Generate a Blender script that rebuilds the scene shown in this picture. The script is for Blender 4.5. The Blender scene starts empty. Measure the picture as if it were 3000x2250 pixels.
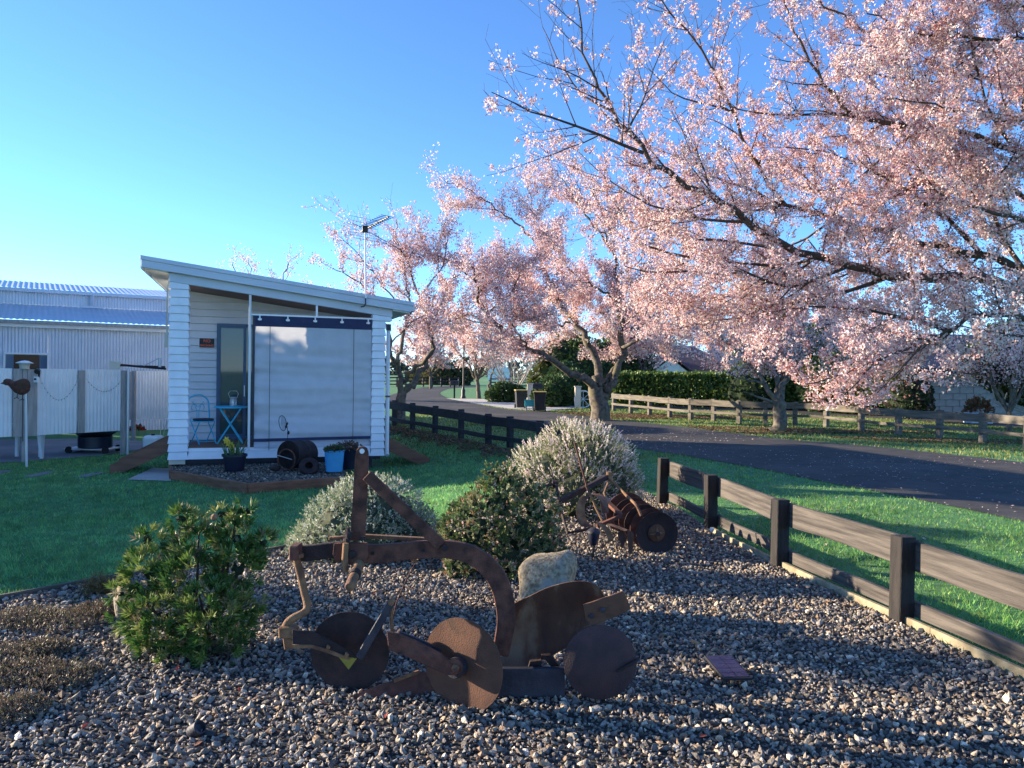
import bpy, math, random
import numpy as np
from mathutils import Vector, Matrix
RAD = math.radians
sc = bpy.context.scene
col = sc.collection
rng = np.random.default_rng(11)
random.seed(5)

# ------------------------------------------------------------------ camera
PITCH, ROLL = RAD(0.9), RAD(0.9)
FWD = Vector((0, math.cos(PITCH), -math.sin(PITCH)))
R0 = Vector((1, 0, 0)); U0 = Vector((0, math.sin(PITCH), math.cos(PITCH)))
RGT = R0 * math.cos(ROLL) + U0 * math.sin(ROLL)
UPV = -R0 * math.sin(ROLL) + U0 * math.cos(ROLL)
EYE = Vector((0, 0, 1.75)); FOC = 2250.0
cd = bpy.data.cameras.new("camera"); cam = bpy.data.objects.new("camera", cd); col.objects.link(cam)
m = Matrix.Identity(4)
for i in range(3):
    m[i][0], m[i][1], m[i][2], m[i][3] = RGT[i], UPV[i], -FWD[i], EYE[i]
cam.matrix_world = m
cd.sensor_width = 36.0; cd.lens = 27.0; cd.clip_start = 0.05; cd.clip_end = 3000.0
sc.camera = cam

# ------------------------------------------------------------------ light
SUN_EL = RAD(14.0)
SUN_H = Vector((-0.970, 0.243, 0)).normalized()
SUN = (SUN_H * math.cos(SUN_EL) + Vector((0, 0, math.sin(SUN_EL)))).normalized()
world = bpy.data.worlds.new("World"); sc.world = world; world.use_nodes = True
nt = world.node_tree
sky = nt.nodes.new("ShaderNodeTexSky"); sky.sky_type = 'NISHITA'; sky.sun_disc = False
sky.sun_elevation = SUN_EL
sky.sun_rotation = math.atan2(SUN_H.x, SUN_H.y)
sky.altitude = 50; sky.air_density = 0.7; sky.dust_density = 0.0; sky.ozone_density = 5.4
bg = nt.nodes["Background"]; bg.inputs[1].default_value = 0.132
nt.links.new(sky.outputs[0], bg.inputs[0])
sl = bpy.data.lights.new("sun", 'SUN'); sl.energy = 5.0; sl.angle = RAD(0.5); sl.color = (1.0, 0.83, 0.61)
so = bpy.data.objects.new("sun", sl); col.objects.link(so)
so.rotation_euler = SUN.to_track_quat('Z', 'Y').to_euler(); so.location = SUN * 60
sc.view_settings.view_transform = 'Standard'; sc.view_settings.look = 'None'
sc.view_settings.gamma = 1.0; sc.view_settings.use_curve_mapping = False
sc.view_settings.exposure = 1.6

# ------------------------------------------------------------------ terrain height and places
def ss(a, b, t):
    t = np.clip((np.asarray(t, float) - a) / (b - a), 0, 1)
    return t * t * (3 - 2 * t)
def gz(x, y):
    sy = ss(6, 12, y) * (1 - ss(28, 40, y))
    sh = np.maximum(0, np.asarray(y, float) - 16) * .55
    sx = 1 - ss(-2.6, 0.0, np.asarray(x, float) + sh)
    return -0.25 * sy * sx
def ray(px, py):
    return FWD + RGT * ((px - 1500) / FOC) - UPV * ((py - 1125) / FOC)
def P(px, py, Y):                       # a point of the place, Y metres ahead
    d = ray(px, py); return EYE + d * (Y / d.y)
def G(px, py, dz=0.0):                  # where a sight line meets the ground
    d = ray(px, py); z = 0.0
    for _ in range(25):
        t = (z + dz - EYE.z) / d.z
        q = EYE + d * t; z = float(gz(q.x, q.y))
    return Vector((q.x, q.y, z + dz))

# ------------------------------------------------------------------ materials
MATS = {}
def mat(name, c1, c2=None, scale=6.0, rough=.8, bump=0., bscale=60., metal=0., attr=False, transl=0., detail=5., lo=.35, hi=.65,
        spec=.5, stretch=None, c3=None, scale3=2., coat=0.):
    if name in MATS: return MATS[name]
    ma = bpy.data.materials.new(name); ma.use_nodes = True
    n, l = ma.node_tree.nodes, ma.node_tree.links
    b = n["Principled BSDF"]; out = n["Material Output"]
    b.inputs["Roughness"].default_value = rough; b.inputs["Metallic"].default_value = metal
    b.inputs["Specular IOR Level"].default_value = spec
    if coat: b.inputs["Coat Weight"].default_value = coat
    tc = n.new("ShaderNodeTexCoord"); vec = tc.outputs["Object"]
    if stretch:
        mp = n.new("ShaderNodeMapping"); mp.inputs["Scale"].default_value = stretch
        l.new(vec, mp.inputs[0]); vec = mp.outputs[0]
    def noise(s, d):
        t = n.new("ShaderNodeTexNoise"); t.inputs["Scale"].default_value = s; t.inputs["Detail"].default_value = d
        l.new(vec, t.inputs["Vector"]); return t
    def ramp(src, a, bb, ca, cb):
        r = n.new("ShaderNodeValToRGB"); r.color_ramp.elements[0].position = a; r.color_ramp.elements[1].position = bb
        r.color_ramp.elements[0].color = (*ca, 1); r.color_ramp.elements[1].color = (*cb, 1)
        l.new(src, r.inputs[0]); return r.outputs[0]
    if c2 is not None:
        c = ramp(noise(scale, detail).outputs[0], lo, hi, c1, c2)
    else:
        rg = n.new("ShaderNodeRGB"); rg.outputs[0].default_value = (*c1, 1); c = rg.outputs[0]
    if c3 is not None:
        f = ramp(noise(scale3, 6).outputs[0], .52, .64, (0, 0, 0), (1, 1, 1))
        mx = n.new("ShaderNodeMixRGB"); l.new(f, mx.inputs[0]); l.new(c, mx.inputs[1]); mx.inputs[2].default_value = (*c3, 1); c = mx.outputs[0]
    if attr:
        at = n.new("ShaderNodeAttribute"); at.attribute_name = "tint"
        mx = n.new("ShaderNodeMixRGB"); mx.blend_type = 'MULTIPLY'; mx.inputs[0].default_value = 1
        l.new(c, mx.inputs[1]); l.new(at.outputs[0], mx.inputs[2]); c = mx.outputs[0]
    l.new(c, b.inputs["Base Color"])
    if bump:
        bp = n.new("ShaderNodeBump"); bp.inputs["Strength"].default_value = bump; bp.inputs["Distance"].default_value = .01
        l.new(noise(bscale, 6).outputs[0], bp.inputs["Height"]); l.new(bp.outputs[0], b.inputs["Normal"])
    if transl:
        tr = n.new("ShaderNodeBsdfTranslucent"); l.new(c, tr.inputs[0])
        ms = n.new("ShaderNodeMixShader"); ms.inputs[0].default_value = transl
        l.new(b.outputs[0], ms.inputs[1]); l.new(tr.outputs[0], ms.inputs[2]); l.new(ms.outputs[0], out.inputs[0])
    MATS[name] = ma
    return ma
W1 = (1, 1, 1)
def M(k): return MATS[k]
mat('lawn', (.05, .18, .065), (.09, .25, .075), 2.2, .9, .9, 90, c3=(.09, .20, .06), scale3=.35)
mat('grass_blade', W1, None, rough=.55, attr=True, transl=.48)
mat('asphalt', (.042, .041, .041), (.068, .065, .062), 3, .85, .5, 160, c3=(.082, .078, .074), scale3=.5, spec=.25)
mat('concrete', (.42, .39, .35), (.52, .49, .45), 2, .9, .3, 80)
mat('pad', (.16, .17, .19), (.22, .23, .25), 2, .9, .3, 80)
mat('soil', (.02, .018, .016), (.065, .058, .05), 70, 1, .8, 60)
mat('stone_chip', W1, (.6, .58, .56), 45, .75, .5, 120, attr=True)
mat('mulch', (.05, .03, .02), (.12, .075, .045), 14, 1, .8, 60)
mat('litter', W1, None, rough=.8, attr=True, transl=.2)
mat('rust', (.060, .024, .018), (.185, .072, .046), 14, .85, .6, 110, metal=.15, c3=(.105, .040, .028), scale3=5)
mat('rust_dark', (.018, .012, .013), (.048, .026, .023), 12, .75, .5, 90, metal=.2, c3=(.03, .02, .02), scale3=5)
mat('rust_light', (.17, .085, .042), (.29, .165, .080), 14, .85, .6, 120, metal=.1, c3=(.11, .050, .032), scale3=6)
mat('rust_disc', (.080, .036, .022), (.155, .070, .039), 7, .85, .32, 150, metal=.1, c3=(.095, .048, .028), scale3=14)
mat('rust_purple', (.040, .022, .025), (.075, .036, .036), 9, .75, .5, 150, metal=.1, c3=(.05, .03, .03), scale3=30)
mat('mouldboard', (.060, .025, .016), (.135, .060, .032), 7, .75, .6, 90, metal=.1, c3=(.20, .14, .09), scale3=7, stretch=(1, 1, .45))
mat('yellow_paint', (.22, .19, .02), (.30, .25, .04), 14, .7)
mat('steel_dark', (.030, .032, .045), (.055, .055, .07), 10, .6, .3, 90, metal=.4)
mat('boulder', (.17, .125, .07), (.42, .34, .215), 34, .95, 1., 60, c3=(.30, .27, .22), scale3=5)
mat('fence_post', (.008, .007, .007), (.026, .021, .019), 9, .85, .6, 60, stretch=(3, 3, .4))
mat('fence_rail', (.036, .031, .028), (.118, .102, .088), 7, .85, .7, 50, stretch=(.25, .25, 4))
mat('fence_black', (.014, .013, .016), (.030, .026, .028), 9, .85, .5, 60)
mat('fence_grey', (.085, .075, .06), (.165, .145, .118), 6, .9, .5, 60, stretch=(.4, .4, 3))
mat('edge_board', (.20, .165, .10), (.36, .31, .20), 8, .85, .4, 60)
mat('white_board', (.78, .80, .83), (.87, .88, .90), 4, .5, .12, 30)
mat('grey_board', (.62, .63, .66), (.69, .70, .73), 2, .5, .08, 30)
mat('fascia', (.55, .59, .66), (.60, .64, .70), 2, .4)
mat('soffit_white', (.80, .78, .72), None, rough=.6)
mat('stain_brown', (.14, .055, .030), (.23, .10, .055), 6, .6, .3, 50, stretch=(.3, 2, 2))
mat('bed_board', (.17, .068, .034), (.30, .125, .065), 6, .7, .3, 50, stretch=(.5, .5, 3))
mat('ceiling_brown', (.15, .075, .05), (.21, .11, .075), 6, .6, stretch=(.3, 3, 2))
mat('joinery', (.035, .085, .17), (.045, .10, .19), 3, .35)
mat('blind', (.68, .69, .72), (.74, .75, .78), 5, .6, .25, 30, transl=.35)
mat('navy_cloth', (.022, .03, .085), (.03, .04, .11), 6, .7, transl=.1)
mat('silver', (.62, .62, .64), None, rough=.4, metal=.7)
mat('white_metal', (.74, .73, .72), None, rough=.5)
mat('black_plastic', (.012, .012, .014), (.022, .022, .024), 4, .5)
mat('navy_plastic', (.010, .013, .03), (.018, .022, .045), 4, .4)
mat('blue_pail', (.05, .30, .56), (.06, .34, .62), 4, .45)
mat('turquoise', (.03, .45, .66), (.04, .50, .72), 5, .45)
mat('teal', (.04, .42, .45), None, rough=.5)
mat('corr_white', (.74, .76, .77), (.83, .84, .84), 3, .5, .1, 40)
mat('corr_grey', (.60, .63, .69), (.66, .69, .75), 2, .45)
mat('roof_iron', (.46, .52, .60), (.52, .58, .66), 2, .35)
mat('post_grey', (.30, .29, .28), (.42, .40, .38), 7, .9, .4, 50, stretch=(3, 3, .4))
mat('bark', (.060, .050, .042), (.18, .155, .125), 9, .95, 1., 40, c3=(.14, .125, .065), scale3=3)
mat('bark_dark', (.055, .036, .028), (.11, .075, .058), 12, .95, .7, 60)
mat('bark_pale', (.30, .27, .23), (.42, .38, .33), 9, .95, .5, 60)
mat('blossom', W1, None, rough=.7, attr=True, transl=.42)
mat('leaf', W1, None, rough=.5, attr=True, transl=.25)
mat('roof_dark', (.025, .028, .05), (.04, .042, .065), 5, .6)
mat('block_wall', (.30, .285, .25), (.38, .36, .32), 5, .9, .3, 60)
mat('render_cream', (.62, .55, .42), (.70, .63, .50), 3, .9)
mat('glass', (.055, .085, .10), None, rough=.03, spec=.6, coat=.25)
mat('daffodil_yellow', (.88, .62, .06), None, rough=.6, transl=.3)
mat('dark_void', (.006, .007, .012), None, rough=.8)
mat('sign_black', (.012, .012, .016), None, rough=.5)
mat('sign_red', (.85, .12, .05), None, rough=.5)
mat('sign_white', (.78, .78, .78), None, rough=.5)
mat('solar', (.010, .012, .050), (.014, .016, .065), 30, .4, coat=.2)
mat('tyre', (.012, .012, .012), (.02, .02, .02), 9, .9)
mat('wood_pale', (.55, .50, .40), None, rough=.8)
mat('cushion', (.035, .03, .045), (.06, .05, .065), 8, .9)
mat('yellow_lid', (.50, .36, .06), None, rough=.5)
mat('lamp_white', (.78, .78, .76), None, rough=.3)
mat('red_petal', (.5, .03, .02), None, rough=.6)

# ------------------------------------------------------------------ objects
WM = {}
def tag(o, label=None, cat=None, group=None, kind=None):
    if label: o['label'] = label
    if cat: o['category'] = cat
    if group: o['group'] = group
    if kind: o['kind'] = kind
    return o
def thing(name, label, cat, loc=(0, 0, 0), rz=0, group=None):
    o = bpy.data.objects.new(name, None); col.objects.link(o)
    o.location = loc; o.rotation_euler = (0, 0, rz); o.empty_display_size = .1
    WM[o.name] = Matrix.Translation(Vector(loc)) @ Matrix.Rotation(rz, 4, 'Z')
    return tag(o, label, cat, group)
def link(name, me, material, parent=None):
    o = bpy.data.objects.new(name, me); col.objects.link(o)
    if material is not None: me.materials.append(M(material) if isinstance(material, str) else material)
    if parent is not None:
        o.parent = parent; WM[o.name] = WM[parent.name]
    else:
        WM[o.name] = Matrix.Identity(4)
    return o
def copy_thing(root, loc, rz=None, label=None, group=None, scale=None):
    r = root.copy(); col.objects.link(r); r.location = loc
    if rz is not None: r.rotation_euler = (0, 0, rz)
    if scale: r.scale = (scale,) * 3
    if label: r['label'] = label
    if group: r['group'] = group
    for ch in list(root.children):
        c = ch.copy(); col.objects.link(c); c.parent = r
        for g in list(ch.children):
            d = g.copy(); col.objects.link(d); d.parent = c
    return r
def V(*a): return Vector(a)
def frame(t, up=None):
    t = t.normalized()
    u = Vector(up) if up is not None else (Vector((0, 0, 1)) if abs(t.z) < .9 else Vector((1, 0, 0)))
    s = t.cross(u)
    if s.length < 1e-6: s = t.cross(Vector((1, .1, 0)))
    s.normalize(); return s, s.cross(t).normalized()
class MB:
    def __init__(self): self.v = []; self.f = []
    def add(self, vs, fs):
        o = len(self.v); self.v += [tuple(x) for x in vs]; self.f += [tuple(i + o for i in q) for q in fs]; return self
    def box(self, x0, x1, y0, y1, z0, z1):
        return self.add([(x0, y0, z0), (x1, y0, z0), (x1, y1, z0), (x0, y1, z0), (x0, y0, z1), (x1, y0, z1), (x1, y1, z1), (x0, y1, z1)],
                        [(3, 2, 1, 0), (4, 5, 6, 7), (0, 1, 5, 4), (1, 2, 6, 5), (2, 3, 7, 6), (3, 0, 4, 7)])
    def beam(self, a, b, w, h, up=None, w2=None, h2=None):
        a, b = Vector(a), Vector(b); s, u = frame(b - a, up); w2 = w2 or w; h2 = h2 or h
        vs = []
        for p, ww, hh in ((a, w, h), (b, w2, h2)):
            vs += [p - s * ww / 2 - u * hh / 2, p + s * ww / 2 - u * hh / 2, p + s * ww / 2 + u * hh / 2, p - s * ww / 2 + u * hh / 2]
        return self.add(vs, [(0, 1, 2, 3), (7, 6, 5, 4), (4, 5, 1, 0), (5, 6, 2, 1), (6, 7, 3, 2), (7, 4, 0, 3)])
    def tube(self, pts, r, n=8, cap=True):
        pts = [Vector(p) for p in pts]; k = len(pts)
        rs = [r] * k if not hasattr(r, '__len__') else list(r)
        vs = []; s = None
        for i, p in enumerate(pts):
            t = (pts[min(i + 1, k - 1)] - pts[max(i - 1, 0)])
            if t.length < 1e-9: t = Vector((0, 0, 1))
            t.normalize()
            if s is None: s, u = frame(t)
            else:
                s = s - t * s.dot(t)
                s = frame(t)[0] if s.length < 1e-5 else s.normalized()
                u = s.cross(t)
            for j in range(n):
                a = 2 * math.pi * j / n
                vs.append(p + (s * math.cos(a) + u * math.sin(a)) * rs[i])
        fs = [(i * n + j, i * n + (j + 1) % n, (i + 1) * n + (j + 1) % n, (i + 1) * n + j) for i in range(k - 1) for j in range(n)]
        if cap: fs += [tuple(range(n - 1, -1, -1)), tuple((k - 1) * n + j for j in range(n))]
        return self.add(vs, fs)
    def lathe(self, prof, c=(0, 0, 0), axis=(0, 0, 1), n=20):
        ax = Vector(axis).normalized(); s, u = frame(ax); c = Vector(c); vs = []; fs = []
        for r, z in prof:
            for j in range(n):
                a = 2 * math.pi * j / n
                vs.append(c + ax * z + (s * math.cos(a) + u * math.sin(a)) * r)
        for i in range(len(prof) - 1):
            for j in range(n):
                fs.append((i * n + j, i * n + (j + 1) % n, (i + 1) * n + (j + 1) % n, (i + 1) * n + j))
        if prof[0][0] > 1e-6: fs.append(tuple(range(n - 1, -1, -1)))
        if prof[-1][0] > 1e-6: fs.append(tuple((len(prof) - 1) * n + j for j in range(n)))
        return self.add(vs, fs)
    def prism(self, poly, vec):
        poly = [Vector(p) for p in poly]; vec = Vector(vec); n = len(poly)
        return self.add(poly + [p + vec for p in poly],
                        [tuple(range(n)), tuple(range(2 * n - 1, n - 1, -1))] + [(i, i + n, (i + 1) % n + n, (i + 1) % n) for i in range(n)])
    def strip(self, rows, thick=None):          # rows: grid of points
        n, k = len(rows), len(rows[0])
        vs = [p for r in rows for p in r]
        fs = [(i * k + j, i * k + j + 1, (i + 1) * k + j + 1, (i + 1) * k + j) for i in range(n - 1) for j in range(k - 1)]
        self.add(vs, fs)
        if thick is not None:
            t = Vector(thick); o = n * k
            self.add([Vector(p) + t for p in vs], [q[::-1] for q in fs])
            base = len(self.v) - 2 * o
            per = [j for j in range(k)] + [i * k + k - 1 for i in range(1, n)] + [(n - 1) * k + j for j in range(k - 2, -1, -1)] + [i * k for i in range(n - 2, 0, -1)]
            self.f += [(base + per[a - 1], base + per[a], base + o + per[a], base + o + per[a - 1]) for a in range(len(per))]
        return self
    def build(self, name, material, parent=None, smooth=False, local=False, bevel=0., fix=True):
        vs = self.v
        if parent is not None and not local:
            inv = WM[parent.name].inverted(); vs = [inv @ Vector(p) for p in vs]
        me = bpy.data.meshes.new(name); me.from_pydata([tuple(p) for p in vs], [], self.f); me.update()
        if fix and len(self.f) < 3000:
            import bmesh
            bm = bmesh.new(); bm.from_mesh(me); bmesh.ops.recalc_face_normals(bm, faces=bm.faces)
            if bevel:
                bmesh.ops.remove_doubles(bm, verts=bm.verts, dist=1e-5)
                es = [e for e in bm.edges if len(e.link_faces) == 2 and e.calc_face_angle(0) > .6]
                bmesh.ops.bevel(bm, geom=es, offset=bevel, segments=1, affect='EDGES', clamp_overlap=True)
            bm.to_mesh(me); bm.free()
        o = link(name, me, material, parent)
        if smooth:
            me.polygons.foreach_set('use_smooth', [True] * len(me.polygons)); me.update()
            if smooth != 'all':
                try: me.set_sharp_from_angle(angle=RAD(40))
                except Exception: pass
        return o
def npmesh(name, verts, faces, material, parent=None, tint=None, smooth=False):
    """faces: (M,k) array. verts in world coordinates."""
    verts = np.asarray(verts, np.float32).reshape(-1, 3); faces = np.asarray(faces, np.int32)
    if parent is not None:
        inv = np.array(WM[parent.name].inverted()); verts = verts @ inv[:3, :3].T.astype(np.float32) + inv[:3, 3].astype(np.float32)
    k = faces.shape[1]; me = bpy.data.meshes.new(name)
    me.vertices.add(len(verts)); me.vertices.foreach_set('co', verts.ravel())
    me.loops.add(faces.size); me.loops.foreach_set('vertex_index', faces.ravel())
    me.polygons.add(len(faces))
    me.polygons.foreach_set('loop_start', np.arange(0, faces.size, k, dtype=np.int32))
    me.polygons.foreach_set('use_smooth', np.full(len(faces), smooth))
    if tint is not None:
        a = me.attributes.new('tint', 'FLOAT_COLOR', 'POINT')
        c4 = np.ones((len(verts), 4), np.float32); c4[:, :3] = tint; a.data.foreach_set('color', c4.ravel())
    me.update(calc_edges=True); me.validate()
    return link(name, me, material, parent)
def inside(poly, x, y):
    res = np.zeros(np.shape(x), bool); n = len(poly)
    for i in range(n):
        x0, y0 = poly[i][0], poly[i][1]; x1, y1 = poly[(i + 1) % n][0], poly[(i + 1) % n][1]
        if y0 == y1: continue
        c = ((y0 > y) != (y1 > y)) & (x < (x1 - x0) * (y - y0) / (y1 - y0) + x0)
        res ^= c
    return res
def rotmats(axis, spin):
    """(N,3,3) matrices taking z to axis with a spin about it"""
    z = axis / np.linalg.norm(axis, axis=1, keepdims=True)
    ref = np.where(np.abs(z[:, 2:3]) < .9, np.array([[0, 0, 1.]]), np.array([[1., 0, 0]]))
    x = np.cross(ref, z); x /= np.linalg.norm(x, axis=1, keepdims=True); y = np.cross(z, x)
    c, s = np.cos(spin)[:, None], np.sin(spin)[:, None]
    return np.stack([x * c + y * s, -x * s + y * c, z], axis=2)
def scatter(tv, tf, pos, axis, size, spin=None):
    """copies of a small template (verts tv, faces tf) at pos with z along axis"""
    n = len(pos); spin = rng.uniform(0, 6.283, n) if spin is None else spin
    Rm = rotmats(axis, spin); size = np.asarray(size)
    if size.ndim == 1: size = size[:, None]
    vs = np.einsum('nij,nkj->nki', Rm, tv[None] * size[:, None, :]) + pos[:, None, :]
    fs = (tf[None] + (np.arange(n) * len(tv))[:, None, None]).reshape(-1, tf.shape[1])
    return vs.reshape(-1, 3), fs
def rep(c, k): return np.repeat(c, k, axis=0)
def unit(n): 
    v = rng.normal(size=(n, 3)); return v / np.linalg.norm(v, axis=1, keepdims=True)
def smoothline(pts, n):
    pts = [Vector(p) for p in pts]; q = [pts[0] * 2 - pts[1]] + pts + [pts[-1] * 2 - pts[-2]]; out = []
    seg = len(pts) - 1
    for i in range(n):
        t = i / (n - 1) * seg; k = min(int(t), seg - 1); f = t - k
        a, b, c, d = q[k], q[k + 1], q[k + 2], q[k + 3]
        out.append(.5 * ((2 * b) + (c - a) * f + (2 * a - 5 * b + 4 * c - d) * f * f + (3 * b - a - 3 * c + d) * f ** 3))
    return out
# ================================================================== SETTING
xs = np.concatenate([[-900, -400, -150, -70, -40], np.arange(-26, 26.01, .5), [40, 70, 150, 400, 900]])
ys = np.concatenate([[-300, -80, -20], np.arange(-6, 46.01, .5), [60, 90, 150, 300, 600, 1500]])
gx, gy = np.meshgrid(xs, ys); nx = len(xs)
gv = np.stack([gx, gy, gz(gx, gy)], -1).reshape(-1, 3)
ii = (np.arange(len(ys) - 1)[:, None] * nx + np.arange(nx - 1)[None]).ravel()
tag(npmesh('lawn', gv, np.stack([ii, ii + 1, ii + nx + 1, ii + nx], 1), 'lawn', smooth=True), kind='structure')

ROADP = [((3700, 1690), (3700, 1440)), ((3300, 1595), (3300, 1393)), ((3000, 1530), (3050, 1362)), ((2700, 1467), (2800, 1334)), ((2400, 1410), (2600, 1313)), ((2200, 1370), (2450, 1300)),
    ((2000, 1335), (2300, 1288)), ((1850, 1313), (2107, 1265)), ((1640, 1283), (1971, 1248)), ((1520, 1255), (1776, 1228)),
    ((1420, 1235), (1599, 1207)), ((1300, 1217), (1490, 1200)), ((1200, 1196), (1400, 1185)), ((1150, 1180), (1330, 1172)),
    ((1130, 1168), (1300, 1161)), ((1145, 1158), (1288, 1153)), ((1185, 1145), (1295, 1146)), ((1223, 1138), (1317, 1139)),
    ((1290, 1132), (1350, 1135.5)), ((1400, 1130), (1400, 1133.5))]
rowsA = smoothline([G(*a) for a, b in ROADP], 70); rowsB = smoothline([G(*b) for a, b in ROADP], 70)
mb = MB(); rows = []
for a, b in zip(rowsA, rowsB):
    r = []
    for k in range(9):
        q = a.lerp(b, k / 8); r.append((q.x, q.y, float(gz(q.x, q.y)) + .012))
    rows.append(r)
mb.strip(rows)
tag(mb.build('road', 'asphalt', smooth='all'), kind='structure')
ROADPOLY = [(p.x, p.y) for p in rowsA] + [(p.x, p.y) for p in reversed(rowsB)]

def sheet(name, px, material, dz, kind='structure'):
    pts = [G(*p) for p in px]; mb = MB()
    mb.add([(p.x, p.y, p.z + dz) for p in pts], [tuple(range(len(pts)))])
    return tag(mb.build(name, material), kind=kind), [(p.x, p.y) for p in pts]
_, CROSSPOLY = sheet('driveway_crossing', [(1306, 1168), (1380, 1169), (1500, 1171), (1600, 1174), (1690, 1177), (1692, 1196), (1600, 1204), (1490, 1198), (1400, 1184), (1335, 1173)], 'concrete', .018)
_, DRIVEPOLY = sheet('driveway', [(1800, 1194), (2000, 1199), (2300, 1212), (2500, 1222), (2700, 1234), (3100, 1262), (3100, 1243), (2800, 1226), (2500, 1208), (2300, 1200), (2000, 1190), (1800, 1188)], 'asphalt', .014)
_, PADPOLY = sheet('concrete_pad', [(-400, 1380), (0, 1357), (70, 1353), (300, 1335), (365, 1324), (420, 1318), (470, 1305), (400, 1292), (250, 1286), (0, 1288), (-400, 1296)], 'pad', .012)
_, SLABPOLY = sheet('concrete_slab', [(372, 1407), (500, 1411), (505, 1375), (450, 1372)], 'concrete', .014)

# gravel bed outline, clockwise in the ground plane
BEDPX = [(-160, 1805), (0, 1762), (270, 1712), (560, 1660), (830, 1612), (1050, 1580), (1290, 1545), (1450, 1500), (1540, 1450), (1640, 1420), (1860, 1428), (2000, 1500), (2136, 1593), (2375, 1712), (2722, 1872), (3000, 2002)]
BED = [G(*p) for p in BEDPX]; BED = [(p.x, p.y) for p in BED]
BEDPOLY = BED + [(2.9, 2.6), (2.9, 1.2), (-3.4, 1.2), (-4.3, 4.0)]
mb = MB(); mb.add([(x, y, float(gz(x, y)) + .012) for x, y in BEDPOLY], [tuple(range(len(BEDPOLY)))])
tag(mb.build('gravel_bed', 'soil'), kind='structure')

# cabin frame, needed for masks
CAB_O = Vector((-6.36, 14.2, 0)); CAB_RZ = math.atan2(.323, .946)
def cab(u, v, z=0): 
    c, s = math.cos(CAB_RZ), math.sin(CAB_RZ)
    return Vector((CAB_O.x + u * c - v * s, CAB_O.y + u * s + v * c, z))
CABPOLY = [tuple(cab(*q)[:2]) for q in ((-.05, -.02), (4.08, -.02), (4.08, 7.4), (-.05, 7.4))]
CB = [G(503, 1405), G(727, 1446), G(1000, 1425)]
c0, c1 = cab(0.05, .25), cab(3.4, .25)
CBEDPOLY = [(CB[0].x, CB[0].y), (CB[1].x, CB[1].y), (CB[2].x, CB[2].y), (c1.x, c1.y), (c0.x, c0.y)]
mb = MB(); mb.add([(x, y, -.125) for x, y in CBEDPOLY], [tuple(range(5))])
tag(mb.build('planter_soil', 'soil'), kind='structure')

# ------------------------------------------------------------------ stones
ico_v = []; t_ = (1 + 5 ** .5) / 2
for a in (-1, 1):
    for b in (-t_, t_): ico_v += [(a, b, 0), (0, a, b), (b, 0, a)]
ico_v = np.array(ico_v, float) / math.hypot(1, t_)
def hull_faces(v):
    import bmesh
    bm = bmesh.new(); [bm.verts.new(p) for p in v]; bm.verts.ensure_lookup_table()
    bmesh.ops.convex_hull(bm, input=bm.verts); bm.verts.index_update(); bmesh.ops.triangulate(bm, faces=bm.faces)
    f = np.array([[x.index for x in q.verts] for q in bm.faces]); bm.free(); return f
ico_f = hull_faces(ico_v)
STONE_T = []
for k in range(10):
    STONE_T.append(ico_v * rng.uniform(.55, 1.35, (12, 1)) * np.array([1.1, rng.uniform(.55, .9), rng.uniform(.42, .75)]))
OCT_F = np.array([(0, 2, 4), (2, 1, 4), (1, 3, 4), (3, 0, 4), (2, 0, 5), (1, 2, 5), (3, 1, 5), (0, 3, 5)])
for k in range(5):
    STONE_T.append(np.array([(1, 0, 0), (-1, 0, 0), (0, 1, 0), (0, -1, 0), (0, 0, 1), (0, 0, -1.)]) * rng.uniform(.7, 1.3, (6, 1)) * np.array([1.1, .8, .6]) + rng.normal(0, .12, (6, 3)))
STONE_C = np.array([(.22, .205, .185), (.13, .125, .12), (.27, .235, .185), (.075, .072, .072), (.36, .32, .26), (.17, .12, .085), (.15, .16, .165), (.48, .45, .39), (.25, .185, .12), (.10, .085, .075)])
STONE_W = np.array([.2, .2, .12, .16, .07, .07, .09, .03, .03, .03])
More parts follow.
